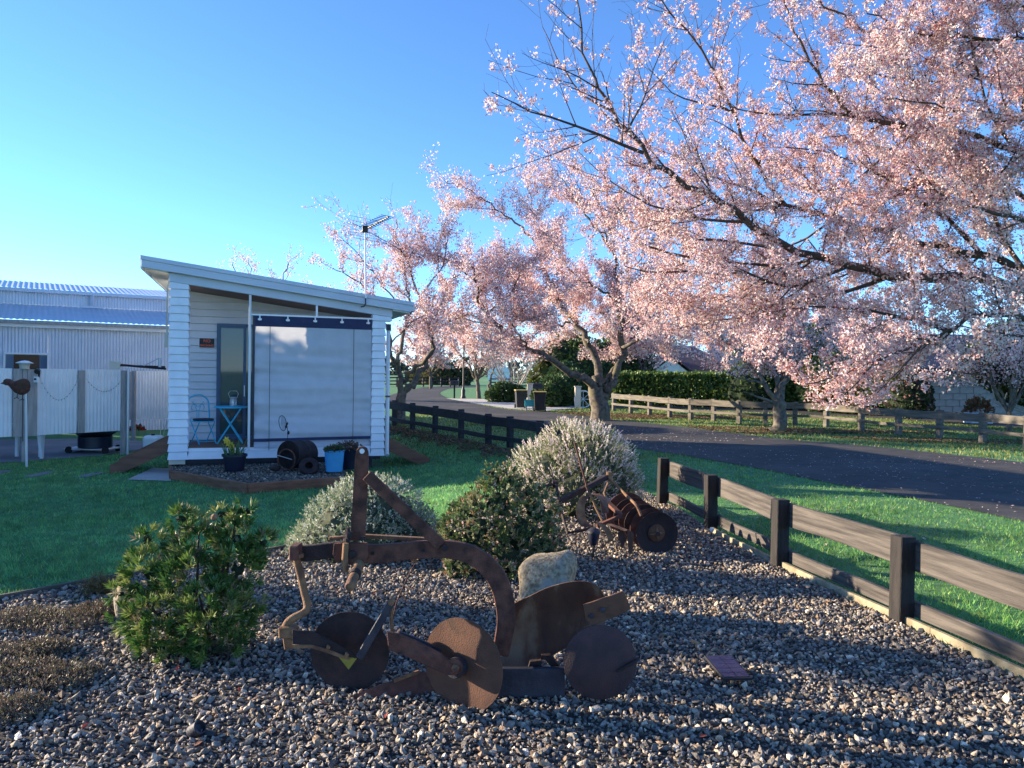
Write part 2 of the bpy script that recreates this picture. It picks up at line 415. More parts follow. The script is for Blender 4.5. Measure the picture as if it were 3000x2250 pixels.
def stones(name, poly, step, lo, hi, zoff, exclude=(), ymin=None, ymax=None, layers=1, dark=1., flat=False, octmax=None):
    x0, x1 = min(p[0] for p in poly), max(p[0] for p in poly); y0, y1 = min(p[1] for p in poly), max(p[1] for p in poly)
    if ymin is not None: y0 = max(y0, ymin)
    if ymax is not None: y1 = min(y1, ymax)
    X, Y, Z = [], [], []
    for L in range(layers):
        a, b = np.meshgrid(np.arange(x0, x1, step), np.arange(y0, y1, step))
        a = (a + rng.uniform(-.6, .6, a.shape) * step).ravel(); b = (b + rng.uniform(-.6, .6, b.shape) * step).ravel()
        k = inside(poly, a, b) & (np.abs(a) < b * .75 + .8)
        for e in exclude: k &= ~inside(e, a, b)
        X.append(a[k]); Y.append(b[k]); Z.append(np.full(k.sum(), L * lo * .9))
    X, Y, Z = map(np.concatenate, (X, Y, Z)); n = len(X)
    size = lo * (hi / lo) ** rng.beta(1.2, 2.4, n)
    pos = np.stack([X, Y, (0 * X if flat else gz(X, Y)) + zoff + Z + size * .22 + rng.uniform(-.006, .012, n)], 1)
    cols = STONE_C[rng.choice(len(STONE_C), n, p=STONE_W)] * rng.uniform(.7, 1.5, (n, 1)) * dark * np.array([1.52, 1.41, 1.27])
    octa = size < (lo + hi) * .36 if octmax is None else size < octmax
    ax = unit(n) * .85 + np.array([0, 0, 1.]); vs, fs, ts = [], [], []; o = 0
    which = np.where(octa, rng.integers(10, 15, n), rng.integers(0, 10, n))
    for k in range(15):
        s = which == k
        if not s.any(): continue
        v, f = scatter(STONE_T[k], ico_f if k < 10 else OCT_F, pos[s], ax[s], size[s])
        vs.append(v); fs.append(f + o); o += len(v); ts.append(rep(cols[s], len(STONE_T[k])))
    ob = npmesh(name, np.concatenate(vs), np.concatenate(fs), 'stone_chip', tint=np.concatenate(ts))
    return tag(ob, kind='stuff')
stones('gravel', BEDPOLY, 0.0235, .0085, .033, .012, ymin=2.5, ymax=6.6)
stones('gravel', BEDPOLY, .034, .015, .031, .012, ymin=6.6, octmax=.03)
stones('gravel', CBEDPOLY, .045, .022, .034, -.125, dark=.7, flat=True, octmax=.04)

# ------------------------------------------------------------------ grass
def grass(name, area, n, hmin, hmax, w, excl, ypow=1.0, seed_cols=((.16, .40, .14), (.20, .43, .12), (.125, .34, .125), (.30, .42, .14))):
    (x0, x1), (y0, y1) = area
    y = y0 * (y1 / y0) ** (rng.uniform(0, 1, n) ** ypow); x = rng.uniform(-1, 1, n) * (y * .80 + 1.3)
    k = (x > x0) & (x < x1)
    for e in excl: k &= ~inside(e, x, y)
    x, y = x[k], y[k]; n = len(x)
    h = rng.uniform(hmin, hmax, n) * (1 + .25 * np.sin(x * 2.1 + np.sin(y * 1.7) * 2)); ang = rng.uniform(0, 6.283, n); ww = w * (.7 + y / 12)
    lean = rng.normal(0, .55, (n, 2)) * h[:, None]
    b = np.stack([x, y, gz(x, y) - .004], 1); dx = np.stack([np.cos(ang) * ww / 2, np.sin(ang) * ww / 2, 0 * ang], 1)
    tip = b + np.concatenate([lean, h[:, None]], 1)
    v = np.stack([b - dx, b + dx, tip], 1).reshape(-1, 3)
    c = np.array(seed_cols)[rng.choice(len(seed_cols), n, p=[.4, .3, .22, .08])] * rng.uniform(.75, 1.25, (n, 1))
    cell = rng.uniform(.62, 1.38, (64, 64)); ci = (np.floor(x / .11 + .35 * np.sin(y * 9)).astype(int) % 64); cj = (np.floor(y / .16 + .35 * np.sin(x * 11)).astype(int) % 64)
    h = None
    patch = cell[ci, cj] * (.85 + .3 * (np.sin(x * .9 + 1.3) * np.sin(y * .7 + x * .4) * .5 + .5))
    return tag(npmesh(name, v, np.arange(3 * n).reshape(-1, 3), 'grass_blade', tint=rep(c * patch[:, None], 3)), kind='stuff')
EX = [BEDPOLY, ROADPOLY, CROSSPOLY, PADPOLY, SLABPOLY, CABPOLY, CBEDPOLY, DRIVEPOLY]
grass('grass', ((-10.5, 1.6), (4.2, 18)), 250000, .025, .065, .008, EX, .8)
grass('grass', ((.6, 10), (2.6, 17)), 170000, .022, .06, .008, EX, .8, ((.14, .33, .08), (.20, .37, .08), (.11, .27, .07), (.30, .37, .10)))  # right verge: the yellow of sunlit grass is mixed into the blade colours
SUN_GOLD = ((.16, .22, .05), (.24, .26, .07), (.10, .17, .05), (.34, .29, .12))  # far verge palette, sunlight painted in as yellower blades
grass('grass', ((-4, 26), (15, 46)), 190000, .03, .075, .015, EX, .6, SUN_GOLD)

# stepping stones
for i, (x0, x1, y0, y1, lab) in enumerate(((75, 158, 1386, 1398, 'grey stepping slab set flush in the lawn, the largest of three before the screen'),
                                    (224, 304, 1388, 1399, 'dark stepping slab in the lawn nearest the wooden porch steps'),
                                    (-60, 30, 1383, 1394, 'stepping slab in the lawn cut off by the frame below the bird ornament'))):
    a, b = G(x0, y1), G(x1, y0)
    mb = MB().box(a.x, b.x, a.y - .05, b.y + .06, -.29, -.225)
    tag(mb.build('stepping_stone', 'pad', bevel=.008), lab, 'stepping stone', 'stepping stones in the lawn')

# litter under trees: leaves and fallen petals
def litter(name, c, r, n, size, cols, dz=.02, excl=()):
    a = rng.uniform(0, 6.283, n); q = np.sqrt(rng.uniform(0, 1, n)) * (1 + .25 * np.sin(a * 3 + 1))
    x = c[0] + np.cos(a) * q * r[0]; y = c[1] + np.sin(a) * q * r[1]
    k = np.ones(n, bool)
    for e in excl: k &= ~inside(e, x, y)
    x, y = x[k], y[k]; n = len(x)
    tv = np.array([(-1, 0, 0), (0, -.6, .2), (1, 0, 0), (0, .6, .2)], float); tf = np.array([(0, 1, 2, 3)])
    v, f = scatter(tv, tf, np.stack([x, y, gz(x, y) + dz + rng.uniform(0, .02, n)], 1), unit(n) * .35 + np.array([0, 0, 1.]), size * rng.uniform(.6, 1.4, n))
    c = np.array(cols)[rng.integers(0, len(cols), n)] * rng.uniform(.7, 1.3, (n, 1))
    return tag(npmesh(name, v, f, 'litter', tint=rep(c, 4)), kind='stuff')
BROWN = [(.16, .085, .045), (.10, .055, .03), (.22, .14, .07), (.30, .20, .11)]
PETAL = [(.62, .47, .45), (.55, .40, .38), (.66, .54, .50)]
EXR = [ROADPOLY]
litter('fallen_leaves', (8.0, 24.5), (5.0, 1.4), 7000, .045, BROWN, excl=EXR)
litter('fallen_leaves', (4.2, 31.5), (6, 2.0), 7000, .06, BROWN, excl=EXR)
litter('fallen_leaves', (13, 21.5), (4, .8), 2500, .04, BROWN, excl=EXR)
for (a, b) in (((1, 14.6), (-3.6, 23.2)),):
    for k in range(9):
        q = Vector(a).lerp(Vector(b), k / 8)
        if k < 9: litter('fallen_leaves', (q.x - .15, q.y), (.45, .9), 1100, .03, BROWN)
litter('fallen_petals', (6.5, 13.5), (7, 5), 1900, .017, PETAL, dz=.016, excl=[BEDPOLY])
litter('fallen_petals', (3.0, 22), (4, 4), 700, .025, PETAL, dz=.016)

n_ = 700; a_ = rng.uniform(-3.8, 3.6, n_); b_ = rng.uniform(2.9, 9.5, n_); k_ = inside(BEDPOLY, a_, b_); a_, b_ = a_[k_], b_[k_]
v_, f_ = scatter(np.array([(-1, 0, 0), (-.1, -.35, .12), (1, 0, .1), (.1, .35, .2)]), np.array([(0, 1, 2), (0, 2, 3)]), np.stack([a_, b_, gz(a_, b_) + .045 + 0 * a_], 1), unit(len(a_)) * .5 + np.array([0, 0, 1.]), rng.uniform(.006, .018, len(a_)))
tag(npmesh('leaf_litter', v_, f_, 'litter', tint=rep(np.array([(.16, .09, .05), (.24, .16, .09), (.62, .48, .46), (.10, .06, .04)])[rng.integers(0, 4, len(a_))], 4)), kind='stuff')
# edging boards of the gravel bed
ed = thing('garden_edging', 'low pale timber edging between the gravel bed and the fence', 'edging', (1.5, 6, 0))
E = [G(2080, 1562), G(2136, 1593), G(2375, 1710), G(2722, 1868), G(3000, 1998), G(3500, 2230)]
for a, b in zip(E[:-1], E[1:]):
    MB().beam(a + V(.02, 0, .025), b + V(.02, 0, .025), .035, .085).build('edging_board', 'edge_board', ed, bevel=.004)
ed = thing('garden_edging', 'thin weathered edging strip between the gravel bed and the left lawn', 'edging', (-3, 6, 0))
for i in range(0, 7):
    a, b = BED[i], BED[i + 1]
    MB().beam((*a, float(gz(*a)) + .015), (*b, float(gz(*b)) + .015), .022, .07).build('edging_board', 'fence_grey', ed)

# ------------------------------------------------------------------ fences
def warped(a, b, w, h0, h1):              # a sawn board, slightly bowed and uneven
    n = 7; d = (b - a).normalized(); s, u = frame(d); p1, p2, p3 = (random.uniform(0, 6.28) for _ in range(3)); vs, fs = [], []
    for i in range(n):
        f = i / (n - 1); h = h0 + (h1 - h0) * f; c = a.lerp(b, f) + s * .007 * math.sin(f * 3 + p1) * math.sin(math.pi * f) + u * .009 * math.sin(f * 3.4 + p2) * math.sin(math.pi * f)
        e0, e1 = .004 * math.sin(f * 9 + p3), .004 * math.sin(f * 7 + p1)
        vs += [c - s * w / 2 - u * (h / 2 + e0), c + s * w / 2 - u * (h / 2 + e0), c + s * w / 2 + u * (h / 2 + e1), c - s * w / 2 + u * (h / 2 + e1)]
    for i in range(n - 1):
        for j in range(4): fs.append((i * 4 + j, i * 4 + (j + 1) % 4, i * 4 + 4 + (j + 1) % 4, i * 4 + 4 + j))
    return MB().add(vs, fs + [(3, 2, 1, 0), tuple(n * 4 - 4 + j for j in range(4))])
def fence(name, label, pts, ph, pw, rails, pm, rm, off, group=None, lift=None):
    c = pts[len(pts) // 2]; t = thing(name, label, 'fence', (c[0], c[1], float(gz(c[0], c[1]))), group=group)
    pm_mesh = {}
    for i, p in enumerate(pts):
        h = ph(i) if callable(ph) else ph; z = float(gz(p[0], p[1]))
        q = pts[min(i + 1, len(pts) - 1)]; r = pts[max(i - 1, 0)]; d = Vector((q[0] - r[0], q[1] - r[1], 0))
        tilt = V(random.uniform(-.012, .012), random.uniform(-.012, .012), 0)
        MB().beam((p[0], p[1], z - .05), Vector((p[0], p[1], z + h)) + tilt, pw, pw, up=d).build('post', pm, t, bevel=.006)
    for i in range(len(pts) - 1):
        a, b = Vector((*pts[i][:2], 0)), Vector((*pts[i + 1][:2], 0)); d = (b - a).normalized(); nrm = V(-d.y, d.x, 0)
        if off < 0: nrm = -nrm
        for (z0, z1) in rails:
            ka = (ph(i) if callable(ph) else ph); kb = (ph(i + 1) if callable(ph) else ph)
            o = nrm * (pw / 2 + .022)
            A = a + o - d * (pw * .4) + V(0, 0, float(gz(a.x, a.y)) + (z0 + z1) / 2 * ka + random.uniform(-.008, .008))
            B = b + o + d * (pw * .4) + V(0, 0, float(gz(b.x, b.y)) + (z0 + z1) / 2 * kb + random.uniform(-.008, .008))
            g = nrm * random.uniform(-.002, .002) + d * .003
            warped(A + g, B - g, .04, (z1 - z0) * ka, (z1 - z0) * kb).build('rail', rm, t, bevel=.004)
    return t
NF = [(3.12, 3.95), (2.80, 5.45), (2.47, 7.0), (2.27, 8.65), (2.04, 10.3)]
fence('post_and_rail_fence', 'low brown timber fence with two rails beside the gravel bed', NF, .625, .12, [(.62, .95), (.10, .27)], 'fence_post', 'fence_rail', -1)
MF = [(1.83, 11.95), (1.60, 13.5), (1.15, 15.1), (.62, 16.5), (-.02, 17.6), (-.54, 18.2), (-1.29, 19.8), (-2.10, 21.1), (-2.87, 22.3), (-3.62, 23.7), (-4.3, 25.1)]
fence('post_and_rail_fence', 'black timber fence with two rails running from the heather to the cabin', MF, lambda i: .66 + .018 * i, .125, [(.66, .95), (.22, .36)], 'fence_black', 'fence_black', 1)
FF = [G(*p) for p in ((3330, 1350), (3160, 1330), (3010, 1316), (2879, 1300), (2752, 1287), (2632, 1278), (2523, 1264), (2420, 1252), (2329, 1247), (2242, 1244), (2165, 1241), (2091, 1235), (2023, 1231), (1962, 1225), (1903, 1218), (1848, 1211), (1798, 1205))]
fence('post_and_rail_fence', 'weathered grey two rail fence beyond the road before the hedge', FF, .85, .15, [(.70, .96), (.36, .47)], 'fence_grey', 'fence_grey', 1)
fence('paddock_fence', 'distant black paddock fence behind the lamp post', [G(1110 + k * 26, 1133) for k in range(10)], 1.05, .16, [(.85, .98), (.52, .64), (.2, .32)], 'fence_black', 'fence_black', -1)
fence('paddock_fence', 'distant black paddock fence behind the bare pale shrub', [G(1437 + k * 28, 1136.5) for k in range(6)], 1.05, .16, [(.85, .98), (.52, .64), (.2, .32)], 'fence_black', 'fence_black', -1)
# ================================================================== CABIN (local frame u, v, z)
CABIN = thing('cabin', 'white weatherboard cabin with open porch, sloping roof and pull down blind', 'cabin', CAB_O, CAB_RZ)
def LB(name, material, mb, parent=None, **k): return mb.build(name, material, parent or CABIN, local=True, **k)
OPEN = lambda u: 3.27 - .123 * (u - .335)          # underside of the gable beam
ROOF = lambda u: 3.69 - .126 * u                   # roof line
def board(u0, u1, v0, v1, z0, z1, lip=.02):        # a lapped weatherboard wrapped round a post
    zt0 = z1(u0) if callable(z1) else z1; zt1 = z1(u1) if callable(z1) else z1
    b = [(u0 - lip, v0 - lip, z0), (u1 + lip, v0 - lip, z0), (u1 + lip, v1 + lip, z0), (u0 - lip, v1 + lip, z0)]
    t = [(u0, v0, zt0), (u1, v0, zt1), (u1, v1, zt1), (u0, v1, zt0)]
    return MB().add(b + t, [(3, 2, 1, 0), (4, 5, 6, 7), (0, 1, 5, 4), (1, 2, 6, 5), (2, 3, 7, 6), (3, 0, 4, 7)])
def slant(u0, u1, v0, v1, fz0, fz1):
    return MB().add([(u0, v0, fz0(u0)), (u1, v0, fz0(u1)), (u1, v1, fz0(u1)), (u0, v1, fz0(u0)), (u0, v0, fz1(u0)), (u1, v0, fz1(u1)), (u1, v1, fz1(u1)), (u0, v1, fz1(u0))],
                    [(3, 2, 1, 0), (4, 5, 6, 7), (0, 1, 5, 4), (1, 2, 6, 5), (2, 3, 7, 6), (3, 0, 4, 7)])
for (u0, u1, zt) in ((.02, .335, 3.15), (3.755, 4.0, 2.72)):
    z = .02
    LB('post_core', 'fascia', slant(u0 + .012, u1 - .012, .012, .27, lambda u: .03, lambda u: OPEN(u) - .02))
    while z < zt:
        LB('weatherboard', 'white_board', board(u0, u1, 0, .28, z, z + .138, .021)); z += .151
    top = (lambda u: OPEN(u) + .01)
    LB('weatherboard', 'white_board', board(u0, u1 if u0 < 1 else 4.12, -.004, .285, z, top, .02))
for z0, z1 in ((.02, .163), (.166, .222)):
    LB('weatherboard', 'white_board', board(.36, 3.73, .02, .06, z0, z1 + .004, .016))
# beam, barge and flashing
LB('gable_beam', 'fascia', slant(.0, 4.14, -.02, .10, lambda u: OPEN(u) + .012, lambda u: ROOF(u) - .185), bevel=.004)
LB('barge_board', 'fascia', slant(-.45, 4.50, -.13, -.09, lambda u: ROOF(u) - .20, lambda u: ROOF(u) - .062), bevel=.004)
LB('roof_flashing', 'fascia', slant(-.47, 4.56, -.15, .02, lambda u: ROOF(u) - .066, lambda u: ROOF(u) + .012), bevel=.006)
LB('roof', 'roof_iron', slant(-.46, 4.55, .02, 7.3, lambda u: ROOF(u) - .05, lambda u: ROOF(u) + .004))
LB('soffit', 'soffit_white', slant(-.42, .0, -.085, 7.2, lambda u: ROOF(u) - .215, lambda u: ROOF(u) - .19))
LB('soffit', 'soffit_white', slant(4.14, 4.48, -.085, 7.2, lambda u: ROOF(u) - .225, lambda u: ROOF(u) - .20))
LB('side_fascia', 'white_board', slant(-.47, -.43, -.085, 7.25, lambda u: ROOF(u) - .225, lambda u: ROOF(u) - .05))
LB('gutter', 'fascia', slant(4.5, 4.58, -.13, 7.25, lambda u: ROOF(u) - .17, lambda u: ROOF(u) - .07))
for k in range(7):                                   # porch ceiling boards
    v0 = .11 + k * .213
    LB('ceiling_board', 'ceiling_brown', slant(.02, 4.0, v0, v0 + .208, lambda u: OPEN(u) + .02, lambda u: OPEN(u) + .04))
for k in range(11):                                  # deck boards
    v0 = .062 + k * .135
    LB('deck_board', 'stain_brown', MB().box(.02, 3.74, v0, v0 + .13, .224, .25), bevel=.004)
LB('deck_trim', 'stain_brown', MB().box(.36, 3.73, .055, .061, .226, .249))
# back wall of the porch: separate boards round the door
V0 = 1.60; DU0, DU1, DZ = .775, 1.80, 2.66
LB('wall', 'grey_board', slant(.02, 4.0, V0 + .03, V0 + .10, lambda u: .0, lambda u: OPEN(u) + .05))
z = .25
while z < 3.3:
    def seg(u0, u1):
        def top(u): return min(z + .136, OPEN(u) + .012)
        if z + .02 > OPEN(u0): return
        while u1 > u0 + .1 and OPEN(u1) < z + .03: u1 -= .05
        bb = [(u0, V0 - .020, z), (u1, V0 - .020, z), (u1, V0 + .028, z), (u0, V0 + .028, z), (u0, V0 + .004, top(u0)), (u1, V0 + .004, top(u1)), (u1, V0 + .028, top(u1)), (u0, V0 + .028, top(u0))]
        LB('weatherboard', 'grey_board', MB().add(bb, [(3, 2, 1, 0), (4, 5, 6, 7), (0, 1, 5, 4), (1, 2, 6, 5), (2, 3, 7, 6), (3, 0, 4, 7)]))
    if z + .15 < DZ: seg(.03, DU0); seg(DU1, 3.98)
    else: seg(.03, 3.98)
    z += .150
# side and rear walls of the closed part, floor frame
LB('wall', 'white_board', slant(.02, .06, V0, 7.0, lambda u: .02, lambda u: ROOF(u) - .19))
LB('wall', 'white_board', slant(3.96, 4.0, V0, 7.0, lambda u: .02, lambda u: ROOF(u) - .19))
LB('wall', 'white_board', slant(.02, 4.0, 6.96, 7.0, lambda u: .02, lambda u: ROOF(u) - .19))
LB('chassis', 'navy_plastic', MB().box(.25, 3.8, .18, 6.8, -.23, -.01))
LB('chassis', 'navy_plastic', MB().box(.06, 3.95, .10, 6.9, -.06, .02))
w = LB('wheel', 'tyre', MB().lathe([(.12, -.09), (.30, -.09), (.33, -.05), (.33, .05), (.30, .09), (.12, .09)], (.10, .75, .05), (1, 0, 0), 20), smooth=True)
LB('rim', 'silver', MB().lathe([(.02, -.095), (.15, -.092), (.15, .05)], (.09, .75, .05), (1, 0, 0), 16), w, smooth=True)
LB('corner_block', 'render_cream', MB().box(.02, .3, .02, .12, -.07, .018))
# door with glazing
d = LB('door', 'joinery', MB().box(DU0, DU1, V0 - .02, V0 + .02, .25, DZ).box(DU0, DU0 + .055, V0 - .06, V0 - .02, .25, DZ).box(DU1 - .055, DU1, V0 - .06, V0 - .02, .25, DZ)
       .box(DU0 + .055, DU1 - .055, V0 - .06, V0 - .02, DZ - .055, DZ).box(DU0 + .055, DU1 - .055, V0 - .06, V0 - .02, .25, .31), bevel=.003)
LB('pane', 'glass', MB().box(DU0 + .08, DU0 + .52, V0 - .034, V0 - .026, .36, DZ - .09), d)
LB('door_stile', 'joinery', MB().box(DU0 + .055, DU0 + .08, V0 - .05, V0 - .02, .31, DZ - .055).box(DU0 + .52, DU0 + .58, V0 - .05, V0 - .02, .31, DZ - .055).box(DU0 + .08, DU0 + .52, V0 - .05, V0 - .02, .31, .36).box(DU0 + .08, DU0 + .52, V0 - .05, V0 - .02, DZ - .09, DZ - .055), d)
LB('pane', 'glass', MB().box(DU0 + .58, DU1 - .06, V0 - .03, V0 - .022, .32, DZ - .06), d)
LB('handle', 'silver', MB().beam((DU0 + .55, V0 - .085, 1.15), (DU0 + .55, V0 - .085, 1.38), .02, .02).beam((DU0 + .55, V0 - .085, 1.18), (DU0 + .55, V0 - .05, 1.18), .015, .015).beam((DU0 + .55, V0 - .085, 1.35), (DU0 + .55, V0 - .05, 1.35), .015, .015), d)
# blind assembly
LB('blind_post', 'white_metal', MB().box(1.40, 1.445, .0, .045, .16, OPEN(1.42) + .005), bevel=.004)
LB('blind_track', 'navy_plastic', MB().box(1.475, 1.515, .0, .03, .27, 2.75))
LB('blind_rail', 'silver', MB().box(1.43, 3.74, .0, .04, 2.755, 2.785))
for u in (2.66,):
    LB('rail_bracket', 'silver', MB().box(u - .02, u + .02, .01, .035, 2.785, OPEN(u) + .012))
LB('blind_valance', 'navy_cloth', MB().box(1.50, 3.735, .008, .022, 2.55, 2.752))
for k in range(5):
    u = 1.60 + k * .515
    c = LB('blind_clip', 'silver', MB().box(u - .035, u + .035, -.012, .006, 2.665, 2.70).box(u - .012, u + .012, -.018, .0, 2.66, 2.755))
nu, nz = 60, 70; rows = []
wr = rng.normal(0, 1, (12, 4))
def wrinkle(a, b):                     # a across, b up, both 0..1
    s = 0
    for i, (p, q, r, t) in enumerate(wr):
        s += math.sin(b * (18 + 8 * abs(p) * i ** .8) + a * 3.1 * q + r * 3) * (.35 + .65 * math.sin(a * 4 * t + p * 5) ** 2) / (1 + i * .55)
    edge = math.exp(-a / .07) + math.exp(-(1 - a) / .07)
    return s * .021 * (1.25 - b * .7) + edge * .020 * math.sin(b * 46 + math.sin(b * 9) * 2)
for i in range(nz):
    b = i / (nz - 1); row = []
    for j in range(nu):
        a = j / (nu - 1); sag = .02 * math.sin(a * math.pi) * (1 - b)
        row.append((1.515 + a * 2.215, .016 + wrinkle(a, b) * min(1, (1 - b) * 8), .21 + .03 * a + (2.56 - .21 - .03 * a) * b - sag))
    rows.append(row)
bl = LB('blind', 'blind', MB().strip(rows), smooth='all', fix=False)
LB('hem_band', 'navy_cloth', MB().strip([[(1.515 + a / 20 * 2.215, -.022 + wrinkle(a / 20, .06) * .6 - .012, .335 + .03 * a / 20 + k * .06) for a in range(21)] for k in range(2)]), bl, fix=False)
for u in (1.79, 3.38):
    LB('blind_cord', 'black_plastic', MB().tube([(u, -.035, .17), (u, -.045, 1.2), (u, -.012, 2.56)], .0055, 5))
LB('downpipe', 'white_metal', MB().tube([(4.085, .10, 2.66), (4.085, .10, .08), (4.085, .04, .02)], .04, 10), smooth=True)
LB('pipe_bracket', 'navy_plastic', MB().box(4.03, 4.13, .05, .07, 1.2, 1.23).box(4.03, 4.13, .05, .07, 2.55, 2.68))
LB('conduit', 'wood_pale', MB().tube([(-.03, .03, 2.35), (-.03, .03, 2.75), (-.02, .02, 3.2), (.02, .05, 3.42)], .018, 6).box(-.065, -.01, .0, .05, 2.1, 2.38), smooth=True)

# porch steps at both ends
def steps(loc, rz, flip, label):
    t = thing('porch_steps', label, 'steps', loc, rz); s = -1 if flip else 1
    for v in (.0, 1.0):
        top = [(0, v, .42), (0, v, .13), (-s * .78, v, -.24), (-s * .98, v, -.24), (-s * .98, v, -.09)]
        MB().prism(top, (0, .045, 0)).build('stringer', 'stain_brown', t, local=True, bevel=.005)
    for k in range(3):
        u = -s * (.15 + .27 * k); z = .16 - k * .13
        MB().box(min(u, u - s * .22), max(u, u - s * .22), .047, .998, z - .03, z).build('tread', 'stain_brown', t, local=True, bevel=.004)
    return t
steps(cab(-.02, .28), CAB_RZ, False, 'brown timber porch steps left of the cabin')
steps(cab(4.04, .28), CAB_RZ, True, 'brown timber porch steps right of the cabin, partly hidden by its corner')

# no smoking sign
sg = thing('warning_sign', 'small black sign with red no smoking lettering on the porch wall', 'sign', cab(.585, V0 - .022, 2.25), CAB_RZ)
MB().box(-.155, .155, -.014, .0, -.105, .105).build('sign_border', 'sign_white', sg, local=True)
MB().box(-.145, .145, -.019, -.0145, -.095, .095).build('sign_face', 'sign_black', sg, local=True)
for txt, z, s in (('NO', .012, .075), ('SMOKING', -.074, .052)):
    cu = bpy.data.curves.new('lettering', 'FONT'); cu.body = txt; cu.size = s * 1.15; cu.align_x = 'CENTER'; cu.extrude = .002; cu.offset = .0018
    tmp = bpy.data.objects.new('lettering', cu); col.objects.link(tmp); bpy.context.view_layer.update()
    me = bpy.data.meshes.new_from_object(tmp.evaluated_get(bpy.context.evaluated_depsgraph_get())); bpy.data.objects.remove(tmp)
    me.materials.clear(); o = link('lettering', me, 'sign_red', sg)
    o.rotation_euler = (RAD(90), 0, 0); o.location = (0, -.0215, z)

# bistro table and chair
def at(px, v):                     # u where a sight line at px meets depth v in the cabin frame
    k = (px - 1500) / FOC; c, s = math.cos(CAB_RZ), math.sin(CAB_RZ)
    bx, by = CAB_O.x - v * s, CAB_O.y + v * c
    return (k * by - bx) / (c - k * s)
tb = thing('bistro_table', 'small turquoise folding bistro table by the glass door', 'table', cab(at(676, .75), .75, .25), CAB_RZ)
MB().lathe([(.0, .70), (.31, .70), (.315, .705), (.315, .728), (.31, .733), (.0, .733)], n=28).build('table_top', 'turquoise', tb, local=True, smooth=True)
for y in (-.17, .17):
    for s in (-1, 1):
        MB().beam((s * .235, y, .0), (-s * .20, y, .70), .022, .03, up=(0, 1, 0)).build('leg', 'turquoise', tb, local=True)
for x_, z_ in ((0, .36), (.2, .055)): MB().tube([(x_, -.17, z_), (x_, .17, z_)], .008, 6).build('stretcher', 'turquoise', tb, local=True)
ch = thing('bistro_chair', 'turquoise metal bistro chair with round arched back and dark cushion', 'chair', cab(at(597, .72), .72, .25), CAB_RZ)
# chair faces the table (+u), seen three quarters
def rot(p, a=RAD(-62)): return (p[0] * math.cos(a) - p[1] * math.sin(a), p[0] * math.sin(a) + p[1] * math.cos(a), p[2])
arch = [(-.20, .22, .44), (-.235, .225, .60), (-.25, .22, .74)] + [(-.25 - .0, .22 * math.cos(t), .76 + .19 * math.sin(t)) for t in np.linspace(0, math.pi, 13)] + [(-.25, -.22, .74), (-.235, -.225, .60), (-.20, -.22, .44)]
MB().tube([rot(p) for p in arch], .015, 8).build('back_frame', 'turquoise', ch, local=True, smooth=True)
scr = MB()
for s in (-1, 1):
    scr.tube([rot((-.25, s * (.02 + .055 * (1 - math.cos(t)) ), .70 + .06 * math.sin(t))) for t in np.linspace(0, 4.2, 14)], .007, 5)
    scr.tube([rot((-.245, s * .02, .46)), rot((-.25, s * .018, .62)), rot((-.25, s * .06, .74)), rot((-.25, s * .12, .82))], .007, 5)
scr.tube([rot((-.243, -.195, .60)), rot((-.25, 0, .64)), rot((-.243, .195, .60))], .006, 5)
scr.build('scroll_work', 'turquoise', ch, local=True, smooth=True)
MB().lathe([(0, .43), (.205, .43), (.21, .44), (.205, .45), (0, .45)], n=26).build('seat', 'turquoise', ch, local=True, smooth=True)
MB().lathe([(0, .452), (.18, .452), (.20, .468), (.185, .488), (0, .495)], n=24).build('cushion', 'cushion', ch, local=True, smooth=True)
for y in (-.17, .17):
    MB().beam(rot((-.20, y, .46)), rot((.20, y, .0)), .020, .030, up=(0, 1, 0)).build('leg', 'turquoise', ch, local=True)
    MB().beam(rot((.16, y * .9, .43)), rot((-.20, y * .9, .0)), .020, .030, up=(0, 1, 0)).build('leg', 'turquoise', ch, local=True)
for x_, y_ in ((.155, .17), (-.165, .155)): MB().tube([rot((x_, -y_, .05)), rot((x_, y_, .05))], .007, 6).build('stretcher', 'turquoise', ch, local=True)
# lantern pot on the table
pc = cab(at(684, .75), .75, .25 + .735)
pt = thing('candle_pot', 'pale pierced metal candle pot standing on the turquoise table', 'pot', pc)
MB().lathe([(.055, 0), (.066, .01), (.07, .09), (.062, .17), (.066, .178), (.058, .178), (.056, .02), (0, .015)], n=20).build('pot', 'silver', pt, local=True, smooth=True)
dots = MB()
for k in range(5):
    for j in range(12):
        a = (j + .5 * (k % 2)) * math.pi / 6; r = .0705 if k > 0 else .068
        dots.lathe([(.0075, -.002), (.0075, .003), (0, .003)], (math.cos(a) * r * .98, math.sin(a) * r * .98, .03 + k * .03), (math.cos(a), math.sin(a), 0), 6)
tag(dots.build('piercings', 'dark_void', pt, local=True), kind='stuff')
MB().tube([(-.066, 0, .15), (-.10, 0, .25), (-.06, 0, .30), (.06, 0, .30), (.10, 0, .25), (.066, 0, .15)], .004, 5).build('handle', 'silver', pt, local=True, smooth=True)

# ------------------------------------------------------------------ bed in front of the cabin
be = thing('planter_edging', 'brown timber edging forming a pointed bed before the porch', 'edging', CB[1])
for a, b in ((CB[0], CB[1]), (CB[1], CB[2])):
    d = (b - a).normalized()
    MB().beam(a + V(0, 0, .07) + d * .0, b + V(0, 0, .07) - d * .004, .06, .19).build('edging_board', 'bed_board', be, bevel=.012)
MB().beam(CB[0] + V(-.02, 0, .07), cab(.03, .2, -.18), .05, .19).build('edging_board', 'bed_board', be, bevel=.01)

